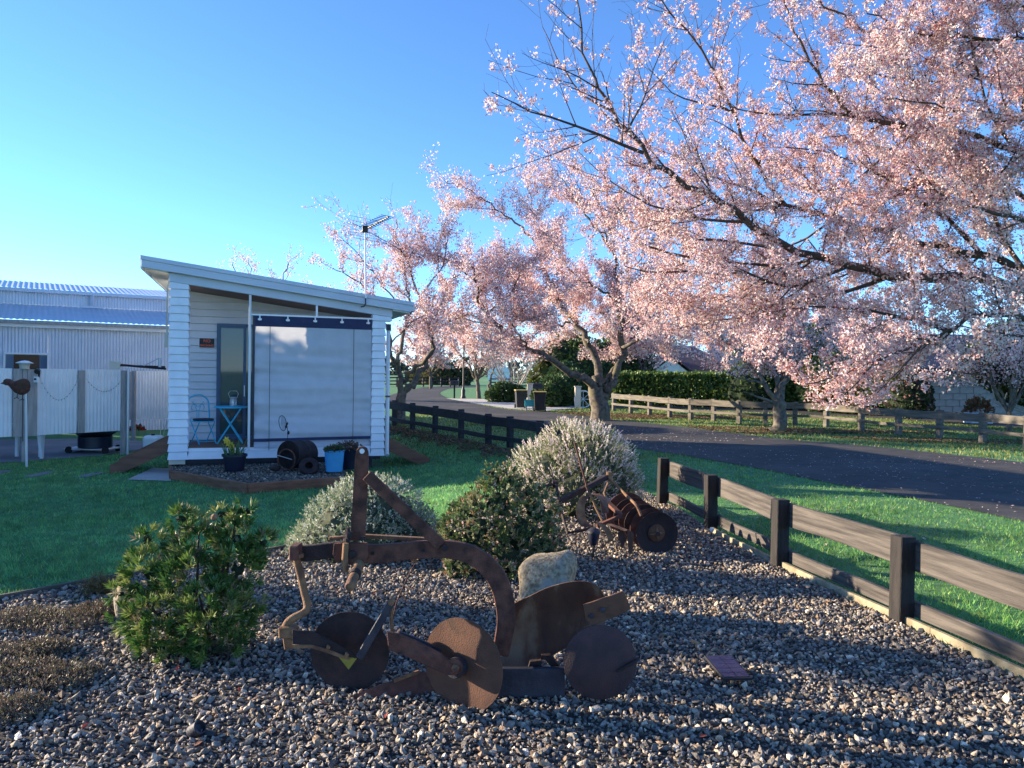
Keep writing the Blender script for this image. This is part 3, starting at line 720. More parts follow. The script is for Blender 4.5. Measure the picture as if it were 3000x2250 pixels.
# potted daffodils
p0 = P(687, 1379, 13.75)
dp = thing('flower_pot', 'dark navy pot of yellow daffodils on the porch bed gravel', 'potted plant', p0)
MB().lathe([(0, 0), (.155, 0), (.165, .02), (.20, .26), (.222, .262), (.222, .30), (.20, .30), (.195, .24), (0, .235)], n=24).build('pot', 'navy_plastic', dp, local=True, smooth=True)
MB().lathe([(.196, .243), (.1, .256), (0, .262)], n=16).build('potting_soil', 'soil', dp, local=True, smooth=True)
N = 75; a = rng.uniform(0, 6.283, N); r = .15 * np.sqrt(rng.uniform(0, 1, N)); vs = []; fs = []
for k in range(N):
    b = np.array([math.cos(a[k]) * r[k], math.sin(a[k]) * r[k], .24]); h = rng.uniform(.18, .40); lean = np.array([math.cos(a[k]), math.sin(a[k]), 0]) * r[k] * rng.uniform(.3, 1.2) + rng.normal(0, .025, 3)
    wdt = np.array([math.sin(a[k] * 3), math.cos(a[k] * 3), 0]) * .008; o = len(vs)
    vs += [b - wdt, b + wdt, b + lean * .4 + [0, 0, h * .6] + wdt * .9, b + lean * .4 + [0, 0, h * .6] - wdt * .9, b + lean * 1.2 + [0, 0, h]]
    fs += [(o, o + 1, o + 2), (o, o + 2, o + 3), (o + 3, o + 2, o + 4)]
lv = np.array(vs) + np.array(p0)
npmesh('leaves', lv, fs, 'leaf', dp, tint=rep(np.array([(.10, .20, .08)]) * rng.uniform(.7, 1.3, (N, 1)), 5))
for (dx, dz) in ((-.10, .50), (-.055, .46), (-.02, .36), (-.135, .55), (-.03, .42)):
    c = V(p0.x + dx, p0.y - .05, p0.z + dz)
    f = MB().lathe([(.012, -.02), (.022, .0), (.024, .02), (.0, .012)], c, (-.3, -.9, .2), 10)
    s_, u_ = frame(Vector((-.3, -.9, .2)))
    for k in range(6):
        an = k * math.pi / 3; q = s_ * math.cos(an) + u_ * math.sin(an); w_ = s_ * -math.sin(an) + u_ * math.cos(an)
        f.add([c, c + q * .04 + w_ * .024, c + q * .075, c + q * .04 - w_ * .024], [(0, 1, 2, 3)])
    fo = f.build('daffodil', 'daffodil_yellow', dp, fix=False)
    MB().tube([(p0.x + dx * .5, p0.y, p0.z + .24), c], .004, 4).build('flower_stem', 'lawn', dp)

# rusty drum on its side with wire hoop
b0 = P(853, 1378, 13.8)
dr = thing('rusty_drum', 'rusty open steel drum lying on its side in the porch bed', 'drum', b0)
ax = V(.38, .92, -.05).normalized(); c = V(b0.x - .02, b0.y + .15, b0.z + .27)
MB().lathe([(.235, -.02), (.255, -.02), (.258, 0), (.25, .03), (.25, .25), (.258, .27), (.25, .29), (.25, .52), (.0, .52), (0, .50), (.235, .50), (.235, -.02)], c - ax * .1, ax, 32).build('drum_shell', 'rust_dark', dr, smooth=True)
MB().tube([c - ax * .17 + (frame(ax)[0] * math.cos(t) + frame(ax)[1] * math.sin(t)) * .19 - V(0, 0, .09) for t in np.linspace(0, 6.28, 26)], .014, 6).build('hoop', 'rust', dr, smooth=True)
MB().tube([c - ax * .2 + V(-.17, 0, .0), c - ax * .2 + V(.15, .05, -.10)], .008, 6).build('cross_wire', 'silver', dr)
# dark stones
def rock(name, c, r, material, label, cat, seed, rx=0., n=3, rough=.16, parent=None, sup=0, lean=0):
    import bmesh
    bm = bmesh.new(); bmesh.ops.create_icosphere(bm, subdivisions=n, radius=1); rs = np.random.default_rng(int(abs(seed) * 10))
    dirs = rs.normal(size=(9, 3)); dirs /= np.linalg.norm(dirs, axis=1, keepdims=True); off = rs.uniform(.72, .95, 9)
    for v in bm.verts:
        p = np.array(v.co); f = 1.0
        for d_, o_ in zip(dirs, off):
            q = p @ d_
            if q > o_: p = p - d_ * (q - o_) * .8
        if sup: p = p / (np.sum(np.abs(p) ** sup) ** (1 / sup) / np.linalg.norm(p))
        p = p * (1 + rough * .35 * math.sin(3 * p[0] + seed) * math.sin(2.5 * p[1] + 1) + rough * .2 * math.sin(7 * p[2] + 2 * p[0]))
        v.co = (p[0] * r[0], p[1] * r[1] + lean * p[2] * r[2], p[2] * r[2])
    me = bpy.data.meshes.new(name); bm.to_mesh(me); bm.free(); me.polygons.foreach_set('use_smooth', [True] * len(me.polygons))
    o = link(name, me, material, parent); o.location = c; o.rotation_euler = (rx, 0, seed)
    return tag(o, label, cat) if label else o
b1 = P(905, 1384, 13.6)
mb = MB().lathe([(.07, -.05), (.16, -.05), (.18, -.02), (.18, .02), (.16, .05), (.07, .05), (.07, -.05)], (b1.x, b1.y, b1.z + .10), (.2, -.75, .6), 22)
tag(mb.build('old_wheel_rim', 'rust_dark', smooth=True), 'small dark round rusted rim leaning beside the drum', 'rim')
b1 = P(805, 1374, 13.6); rock('dark_rock', (b1.x, b1.y, b1.z + .02), (.11, .09, .06), 'rust_dark', 'small dark rock left of the rusty drum', 'rock', 3)
# rod ornament behind the drum
b1 = P(842, 1365, 14.05)
orn = thing('rod_ornament', 'dark wire flower ornament on a thin rod behind the rusty drum', 'garden ornament', b1)
MB().tube([b1, b1 + V(.0, 0, .62), b1 + V(-.02, 0, .78)], .006, 6).build('rod', 'rust_dark', orn)
Yb = b1.y
loop = [P(828 + 11 * math.cos(t) * (1 - .1 * math.sin(t)) , 1240 + 22 * math.sin(t) + 5 * math.cos(t), Yb) for t in np.linspace(0, 6.283, 20)]
mb = MB().tube(loop, .006, 6)
for k in range(5): mb.tube([loop[k + 1], loop[19 - k - 2]], .003, 4)
mb.build('wire_loop', 'rust_dark', orn, smooth=True)
mb = MB()
for (x, y, rr, sq) in ((838, 1250, .022, 2.0), (842, 1241, .016, 2.2), (845, 1268, .026, 1.6)):
    q = P(x, y, Yb); mb.lathe([(.002, -rr * sq), (rr * .8, -rr * .6), (rr, 0), (rr * .6, rr * .9), (.002, rr * sq)], q, (.15, 0, 1), 10)
mb.build('bud', 'rust_dark', orn, smooth=True)

# blue pail and navy pot with low plants
def leafy(parent, c, r, n, size, cols, name='leaves', up=.6, squash=.6):
    d = unit(n); d[:, 2] = np.abs(d[:, 2]); pos = np.array(c) + d * np.array([r, r, r * squash]) * rng.uniform(.45, 1, (n, 1))
    tv = np.array([(0, 0, 0), (.35, .0, .5), (0, .08, 1), (-.35, 0, .5)]); tf = np.array([(0, 1, 2), (0, 2, 3)])
    v, f = scatter(tv, tf, pos, d + unit(n) * .5 + np.array([0, 0, up]), size * rng.uniform(.7, 1.3, n))
    cc = np.array(cols)[rng.integers(0, len(cols), n)] * rng.uniform(.7, 1.3, (n, 1))
    return npmesh(name, v, f, 'leaf', parent, tint=rep(cc, 4))
b1 = P(979, 1380, 13.7)
pl = thing('flower_pail', 'bright blue pail planted with low green succulents', 'potted plant', b1)
MB().lathe([(0, 0), (.145, 0), (.175, .36), (.183, .365), (.175, .38), (.165, .375), (.16, .33), (0, .33)], n=24).build('pail', 'blue_pail', pl, local=True, smooth=True)
leafy(pl, (b1.x, b1.y, b1.z + .34), .19, 520, .05, [(.06, .12, .05), (.10, .15, .06), (.16, .07, .05)])
b1 = P(1024, 1372, 14.25)
pl = thing('flower_pot', 'dark navy pot with reddish heath behind the blue pail', 'potted plant', b1)
MB().lathe([(0, 0), (.14, 0), (.20, .34), (.21, .36), (.19, .36), (.18, .31), (0, .31)], n=24).build('pot', 'navy_plastic', pl, local=True, smooth=True)
leafy(pl, (b1.x - .03, b1.y, b1.z + .34), .27, 600, .04, [(.20, .09, .09), (.16, .10, .07), (.10, .10, .06)])

# ------------------------------------------------------------------ roof aerial
u0 = at(1068, -.18); base = cab(u0, -.18, ROOF(u0) - .06)
an = thing('roof_aerial', 'metal mast with dark television aerial on the cabin roof', 'aerial', base)
Ym = base.y; top = P(1070, 672, Ym)
MB().tube([base + V(0, 0, -.02), P(1070, 690, Ym), top], .018, 8).build('mast', 'silver', an, smooth=True)
MB().tube([P(1066, 768, Ym), cab(at(1040, .9), .9, ROOF(at(1040, .9)))], .010, 6).build('stay', 'silver', an)
MB().box(top.x - .05, top.x + .05, top.y - .05, top.y + .05, top.z - .06, top.z + .07).build('clamp', 'black_plastic', an, bevel=.006)
MB().tube([base + V(0, 0, .03), base + V(0, .0, -.13), base + V(-.03, .03, -.17), base + V(-.10, .05, -.19)], .014, 6).build('mast_bracket', 'navy_plastic', an, smooth=True)
bd = V(.72, -.62, .22).normalized(); bs = bd.cross(V(0, 0, 1)).normalized(); bu = bs.cross(bd)
MB().beam(top - bd * .15, top + bd * .72, .03, .03).build('boom', 'black_plastic', an)
for k in range(11):
    q = top + bd * (.02 + k * .066)
    MB().beam(q - bs * .16 + bu * .03, q + bs * .16 + bu * .03, .012, .012).build('element', 'steel_dark', an)
g = MB()
for k in range(7):
    h = (k - 3) * .075
    g.tube([top - bd * (.10 - abs(h) * .5) + bu * h - bs * .38, top - bd * (.10 - abs(h) * .5) + bu * h + bs * .38], .004, 4)
for k in range(11):
    s_ = (k - 5) * .076; g.tube([top - bd * (.10 - abs(h) * .5) + bu * h + bs * s_ for h in (-.225, 0, .225)], .003, 4)
g.build('reflector_grid', 'silver', an)
# ================================================================== GARAGE AND SCREENS ON THE LEFT
def corr(a, b, z0, z1, pitch=.076, amp=.009, seg=6, out=None):
    """upright corrugated sheet from a to b (ground plan), z0/z1 numbers"""
    a, b = Vector((a[0], a[1], 0)), Vector((b[0], b[1], 0)); L = (b - a).length; d = (b - a) / L; nrm = V(d.y, -d.x, 0)
    n = int(L / pitch * seg); top, bot = [], []
    for i in range(n + 1):
        s = i / n * L; o = nrm * (amp * math.sin(2 * math.pi * s / pitch)); q = a + d * s + o
        bot.append((q.x, q.y, z0)); top.append((q.x, q.y, z1))
    return MB().strip([bot, top])
GA, GBv = Vector((-14.67, 22.0, 0)), Vector((-10.96, 24.3, 0)); gd = (GBv - GA).normalized(); gn = V(-gd.y, gd.x, 0)   # gn points away from the camera
def gp(s, d, z): q = GA + gd * s + gn * d; return V(q.x, q.y, z)
gar = thing('metal_shed', 'large pale blue grey corrugated shed with a stepped roof behind the screens', 'shed', gp(3, 4, -.25))
S0, S1 = -7, 5.4; EZ = 2.98
WS0, WS1, WZ = .10, 1.18, 2.06
def wcorr(s0, s1, z0, z1): return corr(gp(s0, 0, 0), gp(s1, 0, 0), z0, z1, .085, .010)
wcorr(S0, WS0, -.3, EZ - .1).build('wall', 'corr_grey', gar, fix=False)
wcorr(WS1, S1, -.3, EZ - .1).build('wall', 'corr_grey', gar, fix=False)
wcorr(WS0, WS1, WZ, EZ - .1).build('wall', 'corr_grey', gar, fix=False)
mb = MB(); mb.add([gp(S0, .06, -.3), gp(WS0 - .02, .06, -.3), gp(WS0 - .02, .06, EZ), gp(S0, .06, EZ)], [(0, 1, 2, 3)])
mb.add([gp(WS1 + .02, .06, -.3), gp(S1, .06, -.3), gp(S1, .06, EZ), gp(WS1 + .02, .06, EZ)], [(0, 1, 2, 3)])
mb.build('wall_lining', 'corr_grey', gar)
fr = MB()
for s in (WS0, WS1): fr.beam(gp(s, -.01, -.2), gp(s, -.01, WZ), .05, .10, up=gn)
fr.beam(gp(WS0, -.01, WZ), gp(WS1, -.01, WZ), .10, .05)
fr.build('opening_frame', 'corr_white', gar)
rv = MB().beam(gp(WS0 + .12, .08, -.2), gp(WS0 + .12, .08, WZ - .02), .04, .20, up=gd).beam(gp(WS1 - .12, .08, -.2), gp(WS1 - .12, .08, WZ - .02), .04, .20, up=gd)
rv.build('opening_reveal', 'joinery', gar)
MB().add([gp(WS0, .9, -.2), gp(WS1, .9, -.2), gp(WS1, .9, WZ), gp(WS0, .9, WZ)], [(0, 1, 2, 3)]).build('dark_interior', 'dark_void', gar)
def roofc(s0, s1, d0, z0, d1, z1, pitch=.15, amp=.011):
    n = int((s1 - s0) / pitch * 6); r0, r1 = [], []
    for i in range(n + 1):
        s = s0 + (s1 - s0) * i / n; o = amp * math.sin(2 * math.pi * (s - s0) / pitch)
        r0.append(gp(s, d0, z0 + o)); r1.append(gp(s, d1, z1 + o))
    return MB().strip([r0, r1])
roofc(S0 - .2, S1 + .2, -.28, EZ + .06, 2.6, 3.66).build('roof', 'roof_iron', gar, smooth='all', fix=False)
MB().beam(gp(S0 - .2, -.30, EZ - .01), gp(S1 + .2, -.30, EZ - .01), .10, .10).build('gutter', 'post_grey', gar)
MB().beam(gp(S0 - .2, -.20, EZ - .10), gp(S1 + .2, -.20, EZ - .10), .02, .12).build('fascia_board', 'white_board', gar)
corr(gp(S0, 2.62, 0), gp(S1, 2.62, 0), 3.5, 4.12, .085, .010).build('upper_wall', 'corr_grey', gar, fix=False)
MB().beam(gp(S0, 2.50, 4.11), gp(S1, 2.50, 4.11), .12, .11).build('gutter', 'fascia', gar)
roofc(S0, S1, 2.45, 4.17, 5.2, 4.62).build('roof', 'roof_iron', gar, smooth='all', fix=False)
dpx = 2.45
MB().beam(gp(dpx, 2.50, 4.06), gp(dpx, 2.50, 3.68), .09, .09).beam(gp(dpx - .32, 2.40, 3.66), gp(dpx + .32, 2.40, 3.66), .08, .06).build('downpipe', 'fascia', gar)
for s0, s1 in ((S0, S0 + .05), (S1 - .05, S1)):
    mb = MB(); mb.add([gp(s0, 0, -.3), gp(s0, 8, -.3), gp(s0, 8, 4.2), gp(s0, 5.2, 4.6), gp(s0, 2.6, 4.1), gp(s0, 2.6, 3.6), gp(s0, 0, EZ)], [tuple(range(7))]); mb.build('end_wall', 'corr_grey', gar)

# corrugated screens on posts
sa, sb = Vector((-9.94, 15.6, 0)), Vector((-8.70, 17.4, 0)); sd = (sb - sa).normalized(); sn = V(sd.y, -sd.x, 0)
def spx(px):     # distance along the screen line for a picture column
    k = (px - 1500) / FOC; return (k * sa.y - sa.x) / (sd.x - k * sd.y)
def sp(s, z=0, o=0): q = sa + sd * s + sn * o; return V(q.x, q.y, z)
scn = thing('corrugated_screen', 'white corrugated iron privacy screen on grey timber posts beside the pad', 'screen', sp(1, -.25))
for (a, b) in ((-60, 36), (108, 226), (248, 352)):
    corr(sp(spx(a)), sp(spx(b)), .29, 1.665).build('panel', 'corr_white', scn, smooth='all', fix=False)
for (a, b, z0, mt_) in ((37, 62, .28, 'post_grey'), (63, 77, -.27, 'post_grey'), (78, 107, .28, 'post_grey'), (227, 247, .29, 'post_grey'), (353, 372, -.27, 'post_grey'), (-75, -61, -.27, 'post_grey')):
    s0, s1 = spx(a), spx(b)
    MB().beam(sp((s0 + s1) / 2, z0, .02), sp((s0 + s1) / 2, 1.64 + .02 * random.random(), .02), .05, s1 - s0, up=sd).build('post' if z0 < 0 else 'board', mt_, scn, bevel=.006)
MB().beam(sp(spx(-60), 1.5, -.05), sp(spx(352), 1.5, -.05), .04, .09).beam(sp(spx(-60), .5, -.05), sp(spx(352), .5, -.05), .04, .09).build('rail', 'post_grey', scn)
# back screen
ba, bb = P(380, 1150, 20.6), P(560, 1150, 21.6)
sc2 = thing('corrugated_screen', 'lower white corrugated screen panel farther back, beside the cabin corner', 'screen', (ba.x, ba.y, -.25))
corr(ba, bb, .30, 1.62).build('panel', 'corr_white', sc2, smooth='all', fix=False)
d2 = (bb - ba).normalized()
MB().beam(V(ba.x, ba.y, -.25) + d2 * .1, V(ba.x, ba.y, 1.62) + d2 * .1, .09, .09).build('post', 'post_grey', sc2)
MB().beam(V(ba.x, ba.y, .30), V(ba.x, ba.y, 1.6), .04, .14, up=d2).build('board', 'post_grey', sc2)
# string lights
sl_ = thing('string_lights', 'string of tiny lights hanging in swags across the white screens', 'string lights', sp(spx(230), 1.3))
for (a, b, za, zb, dr) in ((112, 226, 1.50, 1.45, .46), (250, 352, 1.46, 1.42, .26)):
    pts = []
    for k in range(15):
        f = k / 14; pts.append(sp(spx(a) + (spx(b) - spx(a)) * f, za + (zb - za) * f - dr * (1 - (2 * f - 1) ** 2), .035))
    w = MB().tube(pts, .0025, 4).build('wire', 'post_grey', sl_)
    bl_ = MB()
    for q in pts[1:-1]: bl_.lathe([(.002, -.022), (.006, -.012), (.005, 0), (.002, .004)], q, (0, 0, 1), 6)
    tag(bl_.build('bulbs', 'navy_plastic', sl_), kind='stuff')
# lantern and spotlight on the post
q = sp(spx(70), 1.65, .02)
ln = thing('post_lantern', 'small white lantern with flared cap on top of the grey screen post', 'lantern', q)
MB().lathe([(.09, 0), (.10, .01), (.085, .02), (.10, .11), (.105, .12)], n=8).build('lantern_body', 'wood_pale', ln, local=True)
MB().lathe([(.155, .12), (.16, .13), (.06, .17), (.02, .175), (0, .18)], n=16).build('lantern_cap', 'corr_white', ln, local=True)
q = sp(spx(106), 1.62, .07)
lt = thing('spotlight', 'small black spotlight at the top corner of the first screen panel', 'lamp', q)
MB().lathe([(.03, -.06), (.05, .0), (.055, .05), (.02, .055)], q, (.2, -.9, -.3), 12).build('lamp_head', 'black_plastic', lt, smooth=True)
MB().beam(q + V(0, .05, 0), q + V(-.02, .06, -.14), .03, .03).build('bracket', 'black_plastic', lt)
q = sp(spx(103), 1.44, .06)
bx = thing('switch_box', 'small pale switch box with a dark knob under the black spotlight', 'box', q)
MB().box(q.x - .045, q.x + .045, q.y - .04, q.y + .02, q.z - .06, q.z + .06).build('case', 'corr_white', bx, bevel=.008)
MB().lathe([(.022, 0), (.022, .02), (0, .022)], (q.x, q.y - .04, q.z + .01), (0, -1, 0), 12).build('knob', 'black_plastic', bx)

# metal bird on a stake
def Z(x, y): return x * .25318, 1000 + y * .25318
YB = 14.9
def ZP(x, y, Y=YB): return P(*Z(x, y), Y)
g0 = ZP(268, 1390)
bird = thing('bird_ornament', 'rusty metal round bodied bird ornament on a stake before the screen', 'garden ornament', (g0.x, g0.y, -.25))
body = [(2, 488), (36, 470), (45, 445), (75, 430), (105, 432), (135, 452), (165, 462), (200, 455), (235, 437), (280, 430), (320, 440), (348, 475), (355, 520), (345, 570), (315, 600), (270, 622), (225, 618), (185, 600), (150, 570), (122, 535), (100, 512), (70, 508), (42, 495)]
# rounded body: rings of the outline shrinking towards both faces
outl = [ZP(*p) for p in body]; cen = sum(outl, Vector((0, 0, 0))) / len(outl)
rows = []
for f, dy in ((.30, -.075), (.72, -.06), (.92, -.035), (1, 0), (.92, .035), (.72, .06), (.30, .075)):
    rows.append([cen + (p - cen) * f + V(0, dy, 0) for p in outl + outl[:1]])
mb = MB().strip(rows); n_ = len(outl) + 1
mb.f += [tuple(range(n_ - 1, -1, -1)), tuple(6 * n_ + i for i in range(n_))]
mb.build('body', 'rust', bird, smooth=True)
mb = MB()
mb.strip([[ZP(268 + 70 * math.cos(t) * k, 500 + 46 * math.sin(t) * k, YB - .085 + .01 * k) for t in np.linspace(0, 6.28, 14)] for k in (.2, .7, 1.05)])
mb.build('wing', 'rust_disc', bird, smooth=True)
MB().beam(ZP(40, 482), ZP(0, 490), .03, .03, w2=.008, h2=.008).build('beak', 'wood_pale', bird)
for (a, b, c_) in (((205, 610), (195, 650), (165, 662)), ((265, 615), (258, 668), (228, 682))):
    MB().tube([ZP(*a), ZP(*b), ZP(*c_)], .008, 5).tube([ZP(*b), ZP(b[0] + 22, b[1] + 12)], .007, 5).build('leg', 'black_plastic', bird)
MB().tube([ZP(266, 660), (ZP(266, 860).x, YB, .25)], .008, 5).build('rod', 'black_plastic', bird)
MB().tube([ZP(298, 600, YB + .05), V(ZP(290, 1390).x, YB + .05, -.27)], .022, 8).build('stake', 'white_metal', bird)

# clothesline behind
YC = 17.3
cl = thing('clothesline', 'folding clothesline with grey pole and slender brown arms above the screens', 'clothesline', V(P(376, 1200, YC).x, YC, -.25))
MB().tube([V(P(374, 1331, YC).x, YC, -.27), P(376, 1082, YC)], .03, 8).build('pole', 'silver', cl, smooth=True)
MB().beam(ZP(1268, 262, YC), ZP(1920, 318, YC + .2), .05, .05).build('arm', 'rust_dark', cl)
MB().beam(ZP(1390, 280, YC), ZP(1910, 296, YC + .5), .04, .04).build('arm', 'rust_dark', cl)
MB().tube([ZP(1848, 300, YC + .2), ZP(1850, 190, YC + .2)], .035, 8).build('hub', 'silver', cl)
MB().tube([ZP(1650, 290, YC + .2), ZP(1845, 192, YC + .2)], .012, 6).tube([ZP(1828, 190, YC + .2), ZP(1828, 100, YC + .2)], .012, 5).build('strut', 'silver', cl)
MB().beam(ZP(1268, 295, YC), ZP(1390, 305, YC), .05, .26).build('end_box', 'render_cream', cl)

# things under the screens
tq = P(60, 1300, 16.5)
pt_ = thing('garden_table', 'white plastic garden table mostly hidden behind the left screen, legs showing', 'table', (tq.x, 16.6, -.25))
MB().box(tq.x - .9, tq.x + .42, 16.1, 17.0, .40, .44).build('table_top', 'corr_white', pt_, bevel=.01)
for x, y, l in ((22, 1347, -.02), (92, 1338, -.03), (97, 1334, -.02), (122, 1340, .05)):
    b = V(P(x, y, 16.2).x, 16.2 + (l < 0) * .3, -.24); MB().beam(b, b + V(-l * 1.2, 0, .64), .05, .06, w2=.09, h2=.07).build('leg', 'corr_white', pt_, bevel=.006)
kq = G(278, 1326)
kt = thing('fire_pit', 'dark bowl shaped fire pit on a wheeled stand under the screen', 'fire pit', (kq.x, 17.6, -.25))
MB().lathe([(.05, .34), (.35, .40), (.60, .58), (.64, .62), (.60, .62), (.33, .44), (0, .40)], n=26).build('bowl', 'black_plastic', kt, local=True, smooth=True)
MB().lathe([(.34, .12), (.36, .14), (.36, .38), (.30, .40)], n=20).build('drum', 'navy_plastic', kt, local=True, smooth=True)
MB().box(-.55, .45, -.3, .3, .08, .12).build('base_frame', 'silver', kt, local=True, bevel=.01)
for x, y in ((-.45, -.28), (.38, -.28), (.38, .28), (-.45, .28)):
    MB().lathe([(.0, -.025), (.075, -.025), (.085, 0), (.075, .025), (0, .025)], (x, y, .08), (0, 1, 0), 14).build('wheel', 'tyre', kt, local=True, smooth=True)
wq = G(448, 1326)
wc = thing('water_container', 'translucent white plastic water container left of the cabin corner', 'container', (wq.x, wq.y, -.25))
MB().box(-.19, .21, -.15, .15, 0, .40).build('tank', 'corr_white', wc, local=True, bevel=.05)
MB().box(-.14, .10, -.165, -.14, .30, .32).build('moulded_rib', 'corr_white', wc, local=True)
MB().lathe([(.04, .40), (.04, .44), (0, .44)], n=12).build('cap', 'black_plastic', wc, local=True)
for dx, l, h in ((.12, .02, .36), (.19, .08, .36)): MB().tube([(dx, .1, .38), (dx + l, .1, .38 + h)], .009, 5).build('cane', 'wood_pale', wc, local=True)
fq = P(402, 1247, 22.5)
rf = thing('red_flowers', 'small clump of red flowers seen beneath the back screen', 'flower', (fq.x, 22.5, -.22))
leafy(rf, (fq.x, 22.5, -.15), .22, 160, .09, [(.45, .03, .04), (.05, .10, .03)], 'flower_heads')

# unseen hedge added beyond the left edge to shade the lawn and blind
hg = thing('added_shade_hedge', 'unseen evergreen hedge added beyond the left side to shade the lawn', 'hedge', (-16.3, 15, -.2))
MB().box(-17.2, -15.5, 9.35, 16.2, -.3, 3.15).box(-17.3, -15.5, 16.25, 22.0, -.3, 4.9).build('hedge_core', 'lawn', hg)
n = 9000; fx = rng.integers(0, 3, n); x = rng.uniform(-17.4, -15.2, n); y = rng.uniform(9.1, 22.1, n); ht = np.where(y > 16.1, 4.95, 3.2); zz = rng.uniform(-.2, 1, n) * ht
x = np.where(fx == 0, -15.35 + rng.normal(0, .10, n), x); zz = np.where(fx == 1, ht + rng.normal(0, .09, n), zz); y = np.where(fx == 2, 9.25 + rng.normal(0, .1, n), y)
tv = np.array([(0, 0, 0), (.5, .1, .6), (0, 0, 1.2), (-.5, .1, .6)]); tf = np.array([(0, 1, 2), (0, 2, 3)])
v, f = scatter(tv, tf, np.stack([x, y, zz], 1), unit(n) + np.array([.4, 0, .4]), .16 * rng.uniform(.6, 1.4, n))
npmesh('foliage', v, f, 'leaf', hg, tint=rep(np.array([(.05, .09, .03)]) * rng.uniform(.6, 1.4, (n, 1)), 4))
# ================================================================== BACKGROUND
# wheelie bins
def bin_(loc, rz, label):
    t = thing('wheelie_bin', label, 'bin', loc, rz, 'wheelie bins at the driveway')
    w0, w1, d0, d1, h = .21, .26, .23, .31, .86
    b = [(-w0, -d0, .06), (w0, -d0, .06), (w0, d0, .06), (-w0, d0, .06), (-w1, -d1, h), (w1, -d1, h), (w1, d1, h), (-w1, d1, h)]
    MB().add(b, [(3, 2, 1, 0), (4, 5, 6, 7), (0, 1, 5, 4), (1, 2, 6, 5), (2, 3, 7, 6), (3, 0, 4, 7)]).box(-w1 - .02, w1 + .02, -d1 - .02, d1 + .02, h - .05, h).build('body', 'black_plastic', t, local=True, bevel=.015)
    MB().box(-w1 - .03, w1 + .03, -d1 - .04, d1 + .03, h + .003, h + .045).box(-.1, .1, -d1 - .06, -d1 - .04, h + .01, h + .035).build('lid', 'yellow_lid', t, local=True, bevel=.012)
    for s in (-1, 1):
        w = MB().lathe([(.03, -.03), (.10, -.03), (.11, 0), (.10, .03), (.03, .03)], (s * .24, d0, .11), (1, 0, 0), 14).build('wheel', 'tyre', t, local=True, smooth=True)
    MB().tube([(-.2, d1 + .06, h - .02), (.2, d1 + .06, h - .02)], .015, 6).build('handle', 'black_plastic', t, local=True)
    return t
q = G(1525, 1197); bin_(q, .12, 'black wheelie bin with yellow lid, the smaller one left of the turquoise crate')
q = G(1581, 1206); bin_(q, -.08, 'black wheelie bin with yellow lid right of the turquoise crate')
q = G(1551, 1203); q.y -= .3
cr = thing('recycling_crate', 'turquoise recycling crate on a low stand between the two bins', 'crate', q)
MB().box(-.20, .20, -.16, .16, .20, .23).box(-.22, .22, -.18, -.16, .20, .50).box(-.22, .22, .16, .18, .20, .50).box(-.22, -.20, -.16, .16, .20, .50).box(.20, .22, -.16, .16, .20, .50).build('crate_body', 'teal', cr, local=True)
MB().box(-.24, .24, -.20, -.18, .46, .51).build('rim', 'teal', cr, local=True)
for x in (-.15, .15):
    for y in (-.12, .12): MB().box(x - .03, x + .03, y - .03, y + .03, 0, .20).build('leg', 'wood_pale', cr, local=True)
# letterboxes and lamp post
q = G(1331, 1167)
lb = thing('letterbox', 'grey arched letterbox on a dark post at the road bend', 'letterbox', q)
MB().box(-.05, .05, -.05, .05, 0, .86).build('post', 'fence_black', lb, local=True)
MB().prism([(-.27, -.2, .86), (.27, -.2, .86), (.27, -.2, 1.06), (.2, -.2, 1.14), (-.2, -.2, 1.14), (-.27, -.2, 1.06)], (0, .45, 0)).build('box', 'steel_dark', lb, local=True, bevel=.01)
MB().box(-.12, .12, -.215, -.203, .98, 1.02).build('slot', 'dark_void', lb, local=True)
q = G(1357, 1168)
lp = thing('lamp_post', 'slender black heritage lamp post beside the road bend', 'lamp post', q)
MB().lathe([(.17, 0), (.17, .12), (.12, .2), (.13, .55), (.09, .62), (.06, .8), (.045, 3.3), (.07, 3.32), (.07, 3.4)], n=14).build('pole', 'black_plastic', lp, local=True, smooth=True)
MB().lathe([(.08, 3.4), (.17, 3.75), (.19, 3.77), (.03, 4.0), (0, 4.05)], n=8).build('lantern', 'navy_plastic', lp, local=True)
q = G(1577, 1200); q.y += 1.6
lb = thing('letterbox', 'black letterbox on a post standing behind the right bin', 'letterbox', q)
MB().box(-.05, .05, -.05, .05, 0, 1.0).build('post', 'fence_black', lb, local=True)
MB().prism([(-.26, -.2, .95), (.26, -.2, .95), (.26, -.2, 1.15), (.19, -.2, 1.22), (-.19, -.2, 1.22), (-.26, -.2, 1.15)], (0, .45, 0)).build('box', 'steel_dark', lb, local=True, bevel=.01)
MB().box(-.12, .12, -.215, -.203, 1.07, 1.11).build('slot', 'dark_void', lb, local=True)
for i, (x0, x1, yb, yt, lab) in enumerate(((1544, 1559, 1175, 1125, 'cream rendered gate pillar behind the bins'), (1684, 1701, 1196, 1134, 'cream rendered gate pillar left of the big cherry trunk'))):
    a, b = G(x0, yb), G(x1, yb); h = (yb - yt) * a.y / FOC; w = b.x - a.x
    t = thing('gate_pillar', lab, 'pillar', (a.x, a.y, 0))
    MB().box(a.x, b.x, a.y, a.y + w, 0, h).build('shaft', 'render_cream', t, bevel=.01)
    MB().box(a.x - .03, b.x + .03, a.y - .03, a.y + w + .03, h, h + .05).build('cap', 'concrete', t)
q = G(1708, 1196); wh = thing('wheel_ornament', 'pale spoked wheel ornament leaning by the gate pillar', 'ornament', q)
